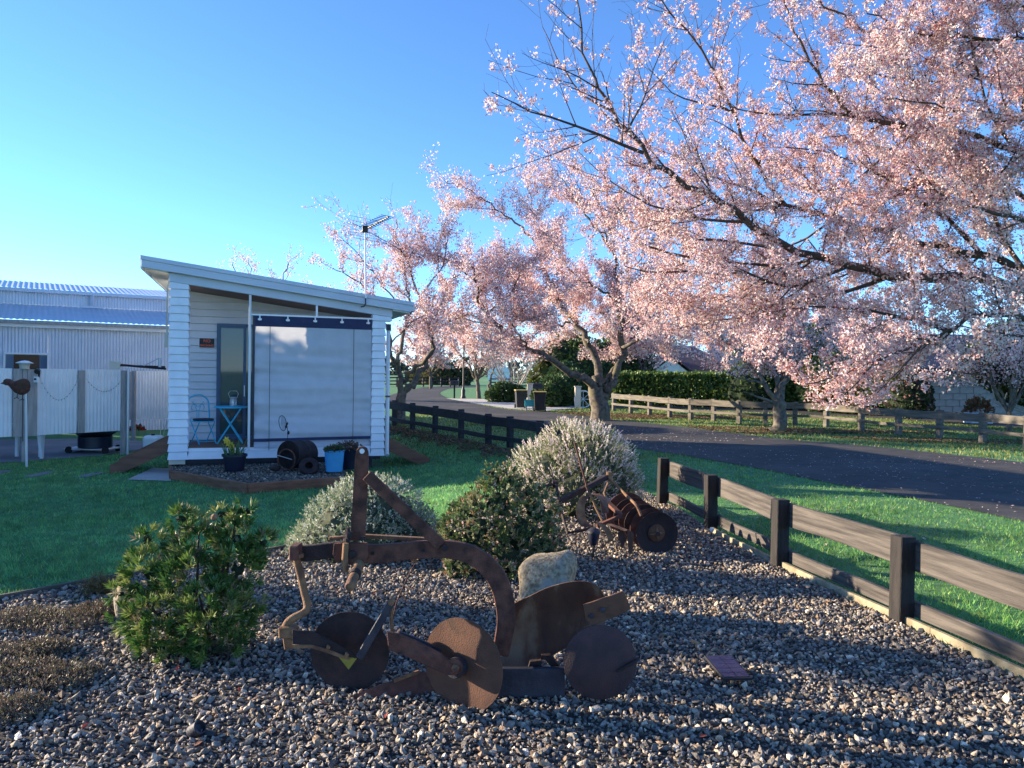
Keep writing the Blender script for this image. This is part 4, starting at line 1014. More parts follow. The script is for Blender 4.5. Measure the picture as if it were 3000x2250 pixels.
MB().tube([V(q.x + .0 + .42 * math.cos(t), q.y, .45 + .42 * math.sin(t)) for t in np.linspace(0, 6.283, 20)], .035, 6).build('rim', 'corr_white', wh, smooth=True)
for k in range(4):
    t = k * math.pi / 4; MB().tube([V(q.x - .4 * math.cos(t), q.y, .45 - .4 * math.sin(t)), V(q.x + .4 * math.cos(t), q.y, .45 + .4 * math.sin(t))], .015, 5).build('spoke', 'corr_white', wh)

# leafy masses
LEAF4 = (np.array([(0, 0, 0), (.42, .1, .5), (0, 0, 1.), (-.42, .1, .5)]), np.array([(0, 1, 2), (0, 2, 3)]))
def blobs_points(bl, n, inner=.25):
    bl = np.array(bl, float); w = bl[:, 3] ** 2; k = rng.choice(len(bl), n, p=w / w.sum()); d = unit(n)
    r = bl[k, 3] * (1 - inner * rng.uniform(0, 1, n) ** 2); sq = bl[k, 4] if bl.shape[1] > 4 else np.ones(n)
    p = bl[k, :3] + d * np.stack([r, r, r * sq], 1)
    keep = np.ones(n, bool)
    for i, b in enumerate(bl):
        q = (p - b[:3]) / (b[3] * np.array([1, 1, b[4] if len(b) > 4 else 1])); keep &= ~((np.linalg.norm(q, axis=1) < .72) & (k != i))
    return p[keep], d[keep]
def bushy(name, label, cat, bl, n, size, cols, group=None, core=None, up=.3, mt='leaf', stem=None):
    b0 = np.array(bl)[:, :3]; c = b0.mean(0); zb = float(gz(c[0], c[1]))
    t = thing(name, label, cat, (c[0], c[1], zb), group=group)
    p, d = blobs_points(bl, n); k = p[:, 2] > gz(p[:, 0], p[:, 1]) - .02; p, d = p[k], d[k]; n = len(p)
    v, f = scatter(*LEAF4, p, d + unit(n) * .7 + np.array([0, 0, up]), size * rng.uniform(.6, 1.4, n))
    cc = np.array(cols)[rng.integers(0, len(cols), n)] * rng.uniform(.65, 1.35, (n, 1))
    npmesh('foliage', v, f, mt, t, tint=rep(cc, 4))
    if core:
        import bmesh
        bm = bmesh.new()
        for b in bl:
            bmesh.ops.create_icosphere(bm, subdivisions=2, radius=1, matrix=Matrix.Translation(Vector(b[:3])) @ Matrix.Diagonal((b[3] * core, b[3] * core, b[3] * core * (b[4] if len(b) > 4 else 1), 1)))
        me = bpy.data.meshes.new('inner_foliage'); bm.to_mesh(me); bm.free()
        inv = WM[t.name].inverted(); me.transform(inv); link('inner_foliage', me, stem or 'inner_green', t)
    return t
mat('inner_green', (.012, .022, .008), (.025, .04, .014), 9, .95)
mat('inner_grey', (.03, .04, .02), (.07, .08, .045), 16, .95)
# clipped hedge behind the grey fence
ha, hb = G(1822, 1176), G(2420, 1215)
def hedge(a, b, w, h, n, label):
    t = thing('clipped_hedge', label, 'hedge', (a.x, a.y, 0)); d = (b - a); L = d.length; d = d / L; nr = V(-d.y, d.x, 0)
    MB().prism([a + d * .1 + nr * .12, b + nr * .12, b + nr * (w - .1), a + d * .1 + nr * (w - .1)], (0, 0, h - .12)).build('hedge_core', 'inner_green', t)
    face = rng.choice(4, n, p=[.5, .28, .12, .1]); s = rng.uniform(0, L, n); q = rng.uniform(0, w, n); z = rng.uniform(0, h, n)
    q = np.where(face == 0, rng.normal(.03, .06, n), q); z = np.where(face == 1, h + rng.normal(-.03, .06, n), z); s = np.where(face == 2, rng.normal(.03, .06, n), s); q = np.where(face == 3, w - .03, q)
    p = np.array(a)[None] + s[:, None] * np.array(d) + q[:, None] * np.array(nr); p[:, 2] = z
    v, f = scatter(*LEAF4, p, unit(n) + np.array([-.2, -.4, .5]), .15 * rng.uniform(.6, 1.4, n))
    cc = np.array([(.09, .16, .035), (.14, .21, .045), (.06, .12, .03), (.20, .25, .05)])[rng.integers(0, 4, n)] * rng.uniform(.7, 1.3, (n, 1))
    npmesh('foliage', v, f, 'leaf', t, tint=rep(cc, 4)); return t
YH = 43.
hedge(V(P(1800, 1100, YH).x, YH, 0), V(P(2480, 1100, YH - 4).x, YH - 4, 0), 2.0, 1.75, 17000, 'long clipped green hedge behind the grey two rail fence')
# house with dark roof beyond the hedge
Yh = 62.
def hp(x, y, Y=Yh): return P(x, y, Y)
ho = thing('house', 'house with steep dark navy roof and white gable beyond the hedge', 'house', (hp(2000, 1100).x, Yh, 0))
x0, xr, x1 = hp(1925, 1080).x, hp(1952, 1080).x, hp(2112, 1080).x; ze, zr = hp(2000, 1084).z, hp(1990, 1018).z
gx0, gx1, gm = hp(1908, 1080).x, hp(2000, 1080).x, hp(1953, 1080).x
MB().box(x0 + .3, x1 - .2, Yh, Yh + 9, 0, ze).build('wall', 'render_cream', ho)
mb = MB(); mb.add([(x0, Yh - .5, ze), (x1 + 1.5, Yh - .5, ze), (x1 - 1.2, Yh + 4.5, zr + .3), (gm + 1.5, Yh + 4.5, zr + .3), (x0, Yh + 9.5, ze), (x1 + 1.5, Yh + 9.5, ze)], [(0, 1, 2, 3), (1, 5, 2), (5, 4, 3, 2), (4, 0, 3)])
mb.build('roof', 'roof_dark', ho)
MB().prism([(gx0, Yh - 1.6, 0), (gx1, Yh - 1.6, 0), (gx1, Yh - 1.6, ze - .1), (gm, Yh - 1.6, hp(1953, 1050).z), (gx0, Yh - 1.6, ze - .1)], (0, 3, 0)).build('gable_wall', 'white_board', ho)
MB().add([(gm, Yh - 1.9, hp(1953, 1044).z), (gm, Yh + 3, hp(1953, 1044).z), (gx1 + .6, Yh + 3, ze - .3), (gx1 + .6, Yh - 1.9, ze - .3), (gx0 - .6, Yh + 3, ze - .3), (gx0 - .6, Yh - 1.9, ze - .3)], [(0, 3, 2, 1), (0, 1, 4, 5)]).build('gable_roof', 'roof_dark', ho)
# second house roof glimpsed right of the third tree
ho = thing('house', 'grey roofed house glimpsed through blossom right of the third cherry', 'house', (P(2420, 1050, 58).x, 58, 0))
a, b = P(2370, 1000, 58), P(2640, 1000, 58); zt, ze2 = P(2400, 985, 58).z, P(2400, 1012, 58).z
MB().box(a.x, b.x, 58, 66, 0, ze2).build('wall', 'block_wall', ho)
MB().add([(a.x - .4, 57.5, ze2), (b.x + .4, 57.5, ze2), (b.x - .8, 62, zt + 1), (a.x + .8, 62, zt + 1), (a.x - .4, 66.5, ze2), (b.x + .4, 66.5, ze2)], [(0, 1, 2, 3), (5, 4, 3, 2), (1, 5, 2), (4, 0, 3)]).build('roof', 'roof_dark', ho)
for x in (2420, 2480, 2550):
    w = MB().box(P(x, 1050, 58).x, P(x + 22, 1050, 58).x, 57.93, 57.99, 1.0, 2.2).build('window', 'white_metal', ho)
    MB().box(P(x + 2, 1050, 58).x, P(x + 20, 1050, 58).x, 57.90, 57.925, 1.08, 2.12).build('pane', 'glass', ho)
# block garage at right with dark roof
Yg = 33.
ga_ = thing('garage', 'grey block walled garage with dark roof behind the grey fence', 'garage', (P(2740, 1100, Yg).x, Yg, 0))
ax0, ax1 = P(2694, 1100, Yg).x, P(3050, 1100, Yg).x; zt = P(2740, 1086, Yg).z
MB().box(ax0 + .02, ax1, Yg + .06, Yg + 7, 0, zt).build('wall', 'block_wall', ga_)
# block courses as separate pieces with recessed joints
nrow = int(zt / .28); base = WM[ga_.name].translation; blk = None
for r in range(nrow):
    for k in range(10):
        x = ax0 + .02 + k * .58 - (r % 2) * .29
        if x < ax0 - .2 or x + .57 > ax1: continue
        if blk is None: o = blk = MB().box(0, .565, -.03, .03, 0, .27).build('block', 'block_wall', ga_, local=True, bevel=.012)
        else: o = blk.copy(); col.objects.link(o)
        o.location = (x - base.x, .03, .01 + r * .28)
MB().box(ax0 - .35, ax0 + .0, Yg - .1, Yg + .25, 0, zt).build('downpipe', 'steel_dark', ga_)
MB().box(P(2662, 1100, Yg).x, P(2692, 1100, Yg).x, Yg + .4, Yg + .7, 0, zt).build('wall_end', 'render_cream', ga_)
MB().box(ax0 - .5, ax1 + .5, Yg - .55, Yg - .35, zt - .12, zt + .1).build('gutter', 'steel_dark', ga_)
MB().add([(ax0 - .5, Yg - .5, zt + .08), (ax1 + .5, Yg - .5, zt + .08), (ax1 + .5, Yg + 4, zt + 1.8), (ax0 + 1.2, Yg + 4, zt + 1.8), (ax0 - .5, Yg + 8, zt + .08)], [(0, 1, 2, 3), (0, 3, 4)]).build('roof', 'roof_dark', ga_)
q = P(2866, 1205, 30.5); q.z = 0
po = thing('planter', 'pale blue square planter by the garage wall', 'planter', q)
MB().box(-.42, .42, -.3, .3, 0, .42).build('tub', 'fascia', po, local=True, bevel=.02)
leafy(po, (q.x, q.y, .42), .5, 400, .14, [(.20, .08, .04), (.10, .10, .04), (.28, .12, .05)], squash=1.2)
# shrubs and trees of the far side
DK = [(.035, .068, .025), (.055, .095, .03), (.026, .052, .02)]
MID = [(.075, .135, .035), (.105, .165, .045), (.055, .10, .03)]
def bl(*pts): return [(P(x, y, Y).x, Y, max(P(x, y, Y).z, .05), r, s) for x, y, Y, r, s in pts]
bushy('evergreen_shrub', 'large dark evergreen shrub with pale stems right of the garage', 'shrub', bl((2885, 1050, 27, .75, .8), (2940, 1050, 27.5, 1.1, 1.), (2990, 1100, 27, 1.0, 1.), (3060, 1080, 27, 1.4, 1.), (2960, 1000, 28, .9, .8)), 9000, .15, DK, core=.8)
t = [o for o in col.objects if o.name.startswith('evergreen_shrub')][-1]
for a in ((2905, 1130), (2950, 1150), (2985, 1140)):
    q = G(2930, 1240); MB().tube([V(q.x + random.uniform(-.2, .2), 26.6, 0), P((2930 + a[0]) / 2, 1180, 26.5), P(*a, 26.4)], [.05, .04, .02], 6).build('stem', 'bark_pale', t)
bushy('conifer_shrub', 'narrow golden green conifer left of the garage corner', 'shrub', bl((2640, 1150, 31, .42, 1.5), (2640, 1105, 31, .36, 1.6), (2642, 1120, 31, .40, 1.2)), 3500, .11, [(.13, .14, .03), (.09, .11, .025), (.16, .15, .04)], core=.75)
bushy('evergreen_shrub', 'dark shrub with pink flushed leaves at the garage corner', 'shrub', bl((2650, 1175, 30.5, .7, .9), (2690, 1185, 30.5, .55, .9), (2680, 1150, 31, .6, .9)), 2600, .12, DK + [(.20, .10, .09)], core=.75)
bushy('evergreen_tree', 'broad dark evergreen tree behind the low blossom branch', 'tree', bl((2570, 1150, 36, 1.6, .9), (2500, 1140, 37, 1.7, .9), (2440, 1130, 38, 1.6, 1), (2590, 1110, 37, 1.3, 1)), 7000, .20, DK, core=.85)
bushy('evergreen_tree', 'dark round evergreen tree behind the third cherry trunk', 'tree', bl((2240, 1110, 42, 2.1, 1), (2330, 1080, 43, 2.3, 1.1), (2200, 1150, 41, 1.6, 1), (2370, 1130, 42, 1.9, 1)), 8000, .22, DK + MID, core=.85)
bushy('evergreen_shrub', 'glossy dark green shrub with broad leaves left of the cherry trunk', 'shrub', bl((1630, 1150, 40, .95, .9), (1675, 1140, 41, 1.05, 1.), (1600, 1160, 39, .7, .8), (1655, 1110, 42, .9, 1)), 6000, .16, MID, core=.85)
bushy('evergreen_tree', 'mid green tree standing behind the big cherry fork', 'tree', bl((1720, 1090, 52, 2.0, 1.1), (1660, 1060, 53, 1.8, 1.1), (1780, 1080, 54, 2.0, 1), (1830, 1060, 56, 2.0, 1)), 7000, .25, MID + DK, core=.85)
bushy('evergreen_shrub', 'low mixed green shrub at the foot of the pale bare shrub', 'shrub', bl((1475, 1150, 44, .7, .8), (1510, 1155, 44, .6, .8), (1450, 1158, 44, .5, .8)), 2600, .14, MID, core=.8)
bushy('paddock_shrub', 'sparse olive green shrub in the paddock beyond the far fence', 'shrub', bl((1290, 1100, 95, 2.4, .6), (1340, 1104, 95, 1.8, .6), (1240, 1106, 97, 1.6, .6)), 2500, .5, [(.12, .12, .05), (.09, .10, .04), (.16, .14, .08)], core=.6)
# yucca
yq = G(1575, 1172); yq.y += 3.5
yu = thing('yucca', 'spiky cabbage tree with bursting sword leaves behind the bins', 'tree', yq)
heads = [P(1580, 1085, yq.y), P(1562, 1112, yq.y - .3), P(1605, 1118, yq.y), P(1590, 1060, yq.y + .3)]
MB().tube([yq, heads[0]], [.12, .09], 7).tube([yq, heads[2]], [.1, .07], 7).tube([yq + V(0, 0, .5), heads[1]], [.09, .06], 6).build('trunk', 'bark', yu, smooth=True)
N = 460; k = rng.integers(0, 4, N); d = unit(N); d[:, 2] = d[:, 2] * .8 + .15
tv = np.array([(-.035, 0, 0), (.035, 0, 0), (.03, 0, .6), (-.03, 0, .6), (0, -.06, 1)]); v, f = scatter(tv, np.array([(0, 1, 2), (0, 2, 3), (3, 2, 4)]), np.array([tuple(h) for h in heads])[k], d, .85 * rng.uniform(.7, 1.2, N))
npmesh('crown', v, f, 'leaf', yu, tint=rep(np.array([(.13, .15, .035)]) * rng.uniform(.5, 1.4, (N, 1)), 5))
# distant treeline and hills
bl_ = [(x, rng.uniform(230, 300), 0, rng.uniform(5, 8), .8) for x in np.arange(-190, 260, 7.5)]
p, d = blobs_points(bl_, 26000); k = p[:, 2] > 0; p, d = p[k], d[k]
v, f = scatter(*LEAF4, p, d + unit(len(p)) * .6, 1.3 * rng.uniform(.6, 1.5, len(p)))
tag(npmesh('distant_treeline', v, f, 'leaf', tint=rep(np.array([(.05, .065, .05)]) * rng.uniform(.6, 1.4, (len(p), 1)), 4)), kind='stuff')
q = P(1462, 1100, 150)
fb = thing('farm_shed', 'small white farm shed far off in the paddock', 'shed', (q.x, 150, 0))
MB().box(q.x - 2.2, q.x + 2.2, 150, 155, 0, 1.6).build('wall', 'white_board', fb)
MB().prism([(q.x - 2.5, 149.6, 1.6), (q.x + 2.5, 149.6, 1.6), (q.x + 1.2, 149.6, 2.9), (q.x - 1.2, 149.6, 2.9)], (0, 6, 0)).build('roof', 'white_metal', fb)
# ================================================================== PLOUGH
def C(cx, cy, Y=4.12): return P(750 + cx / 1.8433, 1250 + cy / 1.8433, Y)
CR = lambda a, Y=4.12: a / 1.8433 * Y / FOC
plo = thing('plough', 'rusty single furrow plough with upright mast and three discs on the gravel', 'plough', (0, 4.1, 0))
# beam: flat bar, swept section
def barsweep(pts, hts, th, Y):
    pts = smoothline([C(*p, Y) for p in pts], 44); hs = np.interp(np.linspace(0, 1, 44), np.linspace(0, 1, len(hts)), hts)
    vs = []; fs = []
    for i, p in enumerate(pts):
        t = (pts[min(i + 1, 43)] - pts[max(i - 1, 0)]).normalized(); n = V(-t.z, 0, t.x); h = CR(hs[i]) / 2
        vs += [p + n * h - V(0, th / 2, 0), p + n * h + V(0, th / 2, 0), p - n * h + V(0, th / 2, 0), p - n * h - V(0, th / 2, 0)]
    for i in range(43):
        for j in range(4): fs.append((i * 4 + j, i * 4 + (j + 1) % 4, i * 4 + 4 + (j + 1) % 4, i * 4 + 4 + j))
    fs += [(0, 1, 2, 3), (43 * 4 + 3, 43 * 4 + 2, 43 * 4 + 1, 43 * 4)]
    return MB().add(vs, fs)
barsweep([(430, 678), (560, 684), (700, 682), (830, 668), (960, 660), (1060, 664), (1160, 690), (1250, 752), (1310, 835), (1342, 940), (1350, 1050), (1335, 1150), (1320, 1230)], [100, 100, 98, 92, 92, 95, 100, 105, 105, 105, 100, 95, 90], .042, 4.12).build('beam', 'rust', plo, bevel=.004)
barsweep([(190, 690), (260, 683), (340, 675), (420, 665), (490, 660)], [80, 84, 86, 86, 86], .036, 4.17).build('front_beam', 'rust_dark', plo, bevel=.004)
MB().beam(C(395, 603, 4.26), C(480, 598, 4.26), .03, .018).beam(C(560, 590, 4.26), C(960, 612, 4.26), .035, .022).build('rear_bar', 'rust_light', plo, bevel=.003)
# clamp plates and pins
MB().prism([C(480, 628, 4.07), C(600, 628, 4.07), C(606, 700, 4.07), C(585, 745, 4.07), C(500, 748, 4.07), C(470, 700, 4.07)], (0, .024, 0)).build('clamp_plate', 'rust', plo, bevel=.004)
MB().prism([C(420, 632, 4.085), C(480, 628, 4.085), C(480, 722, 4.085), C(424, 720, 4.085), C(414, 690, 4.085)], (0, .012, 0)).build('hitch_plate', 'rust', plo, bevel=.002)
MB().tube([C(485, 628, 4.055), C(480, 720, 4.055), C(484, 785, 4.055)], [.016, .018, .013], 10).build('clamp_tube', 'rust_light', plo, smooth=True)
MB().tube([C(497, 545, 4.08), C(496, 630, 4.08)], .012, 8).lathe([(.026, 0), (.026, .02)], C(497, 590, 4.08), (0, 0, 1), 6).build('clamp_bolt', 'rust_dark', plo)
MB().lathe([(.022, 0), (.022, .016)], C(490, 618, 4.08), (0, 0, 1), 6).build('clamp_bolt', 'rust_dark', plo)
MB().lathe([(.018, 0), (.018, .018)], C(576, 612, 4.08), (0, 0, 1), 6).build('clamp_bolt', 'rust_dark', plo)
MB().lathe([(.022, 0), (.022, .012), (.012, .016)], C(520, 690, 4.068), (0, -1, 0), 14).build('bolt_head', 'rust_dark', plo)
MB().lathe([(.010, 0), (.010, .003)], C(631, 683, 4.097), (0, -1, 0), 10).lathe([(.008, 0), (.008, .003)], C(905, 668, 4.097), (0, -1, 0), 10).build('bolt_hole', 'dark_void', plo)
# lower hitch pin pointing to the viewer
a, b = C(560, 735, 4.10), C(505, 868, 3.80)
MB().tube([a, a.lerp(b, .45), a.lerp(b, .452), a.lerp(b, .55), a.lerp(b, .552), a.lerp(b, .97), b], [.030, .029, .0285, .0285, .026, .026, .021], 16).build('hitch_pin', 'rust_light', plo, smooth=True)
MB().tube([a.lerp(b, .44), a.lerp(b, .58)], .0305, 16).build('pin_collar', 'rust_dark', plo, smooth=True)
# mast with eye
mp = [C(535, 170), C(541, 128), C(557, 110), C(580, 106), C(598, 116), C(606, 140), C(606, 220), C(588, 615), C(510, 615), C(520, 470), C(533, 260)]
ma = MB().prism(mp, (0, .016, 0)).build('mast', 'rust', plo, bevel=.002)
MB().prism([C(534, 175, 4.118), C(541, 128, 4.118), C(541, 130, 4.14), C(541, 150, 4.22), C(513, 615, 4.22), C(508, 615, 4.118)], (.008, 0, 0)).build('mast_flange', 'rust', plo)
MB().lathe([(.0135, 0), (.0135, .004)], C(573, 132, 4.12), (0, -1, 0), 16).build('eye_hole', 'sign_white', plo)
# brace
MB().beam(C(598, 262, 4.09), C(1000, 640, 4.09), .022, CR(62), up=(0, 0, 1)).build('brace', 'rust', plo, bevel=.003)
MB().lathe([(.018, 0), (.018, .012)], C(1020, 655, 4.08), (0, -1, 0), 10).build('brace_bolt', 'rust_dark', plo)
# front crank, socket and fork
MB().tube(smoothline([C(206, 640, 4.12), C(215, 700, 4.12), C(238, 790, 4.12), C(258, 880, 4.12), C(276, 955, 4.11), C(272, 990, 4.10), C(245, 1012, 4.08), (C(200, 1034, 4.06)), C(168, 1062, 4.05), C(156, 1100, 4.05)], 40), .0205, 12).build('crank', 'rust_light', plo, smooth=True)
e0 = C(212, 680, 4.10); MB().box(e0.x - .024, e0.x + .024, e0.y - .04, e0.y + .06, e0.z - .035, e0.z + .042).build('crank_socket', 'rust', plo, bevel=.006)
MB().lathe([(.03, 0), (.034, .012), (.028, .022)], C(226, 705, 4.11), (0, 0, 1), 12).build('crank_collar', 'rust_light', plo, smooth=True)
MB().prism([C(118, 1085, 4.02), C(176, 1080, 4.02), C(212, 1092, 4.02), C(208, 1150, 4.02), C(120, 1142, 4.02)], (0, .07, 0)).build('foot_socket', 'rust_light', plo, bevel=.006)
MB().prism([C(142, 1144, 4.03), C(206, 1150, 4.03), C(196, 1198, 4.03), C(152, 1210, 4.03)], (0, .055, 0)).build('socket_boss', 'rust_light', plo, bevel=.005)
MB().prism([C(195, 1098, 4.0), C(300, 1108, 4.0), C(390, 1150, 4.0), C(520, 1225, 4.0), C(555, 1262, 4.0), C(500, 1258, 4.0), C(410, 1215, 4.0), C(320, 1190, 4.0), C(195, 1190, 4.0)], (0, .014, 0)).build('coulter_fork', 'rust_dark', plo, bevel=.002)
MB().prism([C(195, 1178, 3.99), C(310, 1180, 3.99), C(400, 1208, 3.99), C(510, 1252, 3.99), C(500, 1262, 3.99), C(380, 1222, 3.99), C(300, 1196, 3.99), C(195, 1200, 3.99)], (0, .03, 0)).build('fork_edge', 'rust_light', plo)
MB().prism([C(440, 1236, 3.995), C(545, 1252, 3.995), C(500, 1312, 3.995)], (0, .008, 0)).build('scraper', 'yellow_paint', plo)
for x, y in ((392, 1192), (492, 1232)):
    MB().lathe([(.008, 0), (.012, .006), (.006, .022)], C(x, y + 6, 3.985), (-.2, -.5, 1), 8).build('fork_bolt', 'rust_light', plo)
# discs
def disc(cx, cy, Y, r, nrm, dish, material, name='disc', thick=.007):
    nrm = Vector(nrm).normalized(); c = C(cx, cy, Y); pr = []
    for k in range(9):
        f = k / 8; pr.append((max(r * f, .001), -dish * (1 - f * f)))
    pr = pr + [(r, thick)] + [(max(r * f, .001), thick - dish * (1 - f * f)) for f in [1 - k / 8 for k in range(1, 9)]]
    mb = MB().lathe(pr, c, nrm, 72); ph = random.uniform(0, 6)
    rimv = [1 + .003 * math.sin(5 * j / 72 * 6.283 + ph) + .002 * math.sin(11 * j / 72 * 6.283) - (.008 if random.random() < .07 else 0) for j in range(72)]
    mb.v = [tuple(c + (Vector(p) - c) * (rimv[i % 72] if (Vector(p) - c).length > r * .9 else 1)) for i, p in enumerate(mb.v)]
    return mb.build(name, material, plo, smooth=True)
disc(507, 1212, 4.14, CR(217, 4.14), (-.06, -1, .0), .0, 'rust_dark', 'front_disc')
disc(1118, 1286, 3.96, CR(253, 3.96), (-.50, -.86, .02), .004, 'rust_disc', 'coulter_disc')
dk = disc(1858, 1270, 4.02, CR(200, 4.02), (.03, -1, .05), -.035, 'rust_purple', 'furrow_disc')
MB().tube([C(1945, 1325, 3.975), C(1990, 1300, 3.98), C(2030, 1278, 3.99), C(2068, 1255, 4.01)], [.004, .007, .009, .006], 6).build('disc_seam', 'rust_dark', dk)
# lever and hook rod by the front disc
MB().beam(C(738, 938, 4.0), C(556, 1250, 3.99), .018, CR(40)).build('lever', 'steel_dark', plo, bevel=.003)
MB().lathe([(.016, -.02), (.018, .02)], C(732, 945, 4.0), (0, 1, 0), 10).build('lever_pivot', 'rust_light', plo)
MB().tube([C(735, 945, 4.01), C(730, 1030, 4.02), C(735, 1112, 4.02)], .0105, 8).build('hook_rod', 'rust_light', plo, smooth=True)
# arm to the coulter
MB().prism([C(705, 1108, 3.94), C(770, 1120, 3.94), C(880, 1170, 3.93), C(985, 1222, 3.90), C(1040, 1258, 3.89), C(1085, 1255, 3.885), C(1112, 1285, 3.88), C(1112, 1322, 3.88), C(1080, 1345, 3.885), C(1035, 1343, 3.89), C(960, 1312, 3.90), C(860, 1262, 3.93), C(760, 1222, 3.94), C(715, 1208, 3.94)], (0.004, .018, 0)).build('coulter_arm', 'rust', plo, bevel=.003)
MB().prism([C(775, 1108, 4.02), C(890, 1150, 4.01), C(1000, 1205, 3.99), C(1000, 1230, 3.99), C(890, 1180, 4.01), C(775, 1130, 4.02)], (0, .014, 0)).build('inner_arm', 'steel_dark', plo)
MB().lathe([(.052, 0), (.052, .05), (.046, .065), (.0, .068)], C(1100, 1290, 3.965), (-.50, -.86, .02), 20).build('coulter_hub', 'steel_dark', plo, smooth=True)
MB().lathe([(.022, 0), (.022, .016), (.014, .02), (0, .02)], C(1080, 1302, 3.883), (-.15, -1, 0), 6).build('axle_nut', 'rust_light', plo)
# share, landside, frog
MB().add([C(390, 1506, 4.02), C(640, 1403, 4.05), C(885, 1322, 4.12), C(960, 1330, 4.12), C(970, 1490, 4.08), C(700, 1497, 4.02), C(640, 1412, 4.10), C(885, 1332, 4.17), C(960, 1340, 4.17), C(970, 1500, 4.20), C(700, 1505, 4.14)],
         [(0, 1, 2, 3, 4, 5), (0, 10, 9, 8, 7, 6), (0, 6, 1), (1, 6, 7, 2), (2, 7, 8, 3), (3, 8, 9, 4), (4, 9, 10, 5), (5, 10, 0)]).build('share', 'rust', plo)
MB().beam(C(745, 1372, 4.045), C(880, 1322, 4.10), .012, .016).build('share_strip', 'rust_light', plo)
a, b = C(1290, 1308, 4.05), C(1668, 1308, 4.05); zz = C(1400, 1458, 4.05).z
MB().prism([a, b, V(b.x + .003, b.y, zz + .004), V(a.x - .02, a.y, zz - .012)], (0, .035, 0)).build('landside', 'steel_dark', plo, bevel=.003)
MB().prism([C(1540, 1235, 4.12), C(1600, 1305, 4.12), C(1650, 1305, 4.12), C(1590, 1235, 4.12)], (0, .03, 0)).prism([C(1480, 1270, 4.12), C(1540, 1262, 4.12), C(1545, 1305, 4.12), C(1470, 1305, 4.12)], (0, .03, 0)).build('frog', 'rust_dark', plo)
# mouldboard: curved sheet
def pl2(pts, n):
    q = smoothline([V(x, y, 0) for x, y in pts], n); return [(p.x, p.y) for p in q]
T = pl2([(1335, 1010), (1395, 955), (1480, 915), (1570, 872), (1680, 842), (1780, 836), (1850, 866), (1892, 935)], 22)
B = pl2([(1322, 1300), (1380, 1308), (1450, 1302), (1540, 1262), (1640, 1215), (1730, 1165), (1810, 1115), (1885, 1075)], 22)
rows = []
for j in range(12):
    f = j / 11; row = []
    for i in range(22):
        s = i / 21; x = T[i][0] + (B[i][0] - T[i][0]) * f; y = T[i][1] + (B[i][1] - T[i][1]) * f
        Y = 4.17 + .04 * s - .08 * s * s + .06 * math.sin(math.pi * f) * (1 - .5 * s) - .04 * (1 - f) * s
        row.append(C(x, y, Y + .05))
    rows.append(row)
mo = MB().strip(rows, thick=(0, .010, 0)).build('mouldboard', 'mouldboard', plo, smooth=True)
MB().prism([C(1768, 962, 4.03), C(1870, 930, 4.03), C(1980, 888, 4.05), C(2000, 918, 4.05), C(2026, 985, 4.05), C(1950, 1025, 4.05), C(1818, 1078, 4.03), C(1780, 1040, 4.03)], (0, .014, 0)).build('tail_piece', 'rust_disc', plo, bevel=.002)
for x, y in ((1812, 1022), (1872, 990)):
    MB().lathe([(.014, 0), (.014, .004), (.006, .005)], C(x, y, 4.027), (0, -1, 0), 10).build('plough_bolt', 'steel_dark', plo)

# ------------------------------------------------------------------ boulder
bo = P(1597, 1735, 5.45)
rock('boulder', (bo.x, 5.5, .19), (.205, .19, .245), 'boulder', 'pale round granite boulder behind the plough mouldboard', 'boulder', -.35, n=4, rough=.14, sup=3.4, lean=.55)
bo = P(345, 1755, 5.2)
rock('garden_stone', (bo.x + .02, 5.25, .12), (.08, .07, .16), 'boulder', 'small cream stone at the base of the spiky green shrub', 'stone', 5, n=3)

# ------------------------------------------------------------------ disc harrow
def D(cx, cy, Y): return P(1400 + cx / 3.16, 1200 + cy / 3.16, Y)
ha_ = thing('disc_harrow', 'old rusty disc harrow with leaning frame bars before the pink heather', 'harrow', (1.2, 8, 0))
axd = V(-.16, 1.2, 0).normalized(); c0 = D(1660, 1147, 7.42); Rr = 200 / 3.16 * 7.42 / FOC
for k in range(6):
    c = c0 + axd * (.21 * k); r = Rr * (1.0 if k < 5 else 1.12)
    pr = [(max(r * f, .001), .045 * (1 - f * f)) for f in np.linspace(0, 1, 9)] + [(r, .008)] + [(max(r * f, .001), .006 + .045 * (1 - f * f)) for f in np.linspace(1, 0, 9)[1:]]
    dd = MB().lathe(pr, c, axd, 48).build('disc', 'rust_dark' if k % 2 == 0 else 'rust', ha_, smooth=True)
    if k == 0:
        MB().lathe([(.086, .0), (.083, -.012), (.055, -.03), (.0, -.036)], c + axd * .028, axd, 28).build('hub_cap', 'rust_disc', dd, smooth=True)
        s_, u_ = frame(axd); st = MB()
        for q in range(4):
            a0 = q * math.pi / 2 + .12; t = lambda a, rr, o: c + axd * (.0 - o) + (s_ * math.cos(a) + u_ * math.sin(a)) * rr
            st.add([t(a0, .082, -.008), t(a0 - .7, .022, .016), t(a0, .0, .026), t(a0 + .7, .022, .016), t(a0, .06, .018)], [(0, 1, 4), (1, 2, 4), (2, 3, 4), (3, 0, 4)])
        st.build('star', 'rust_light', dd, fix=False)
MB().tube([c0 - axd * .03, c0 + axd * 1.3], .022, 10).build('axle', 'rust_dark', ha_, smooth=True)
Yf = 7.75
MB().beam(D(895, 300, Yf), D(1012, 720, Yf), .018, .062, up=(0, -1, 0)).build('upright_bar', 'rust', ha_, bevel=.003)
MB().beam(D(1000, 700, Yf - .02), D(1095, 905, Yf - .06), .02, .07, up=(0, -1, 0)).beam(D(1075, 880, Yf - .05), D(1215, 1155, Yf - .2), .018, .075, up=(0, -1, 0)).build('drop_bar', 'rust_light', ha_, bevel=.003)
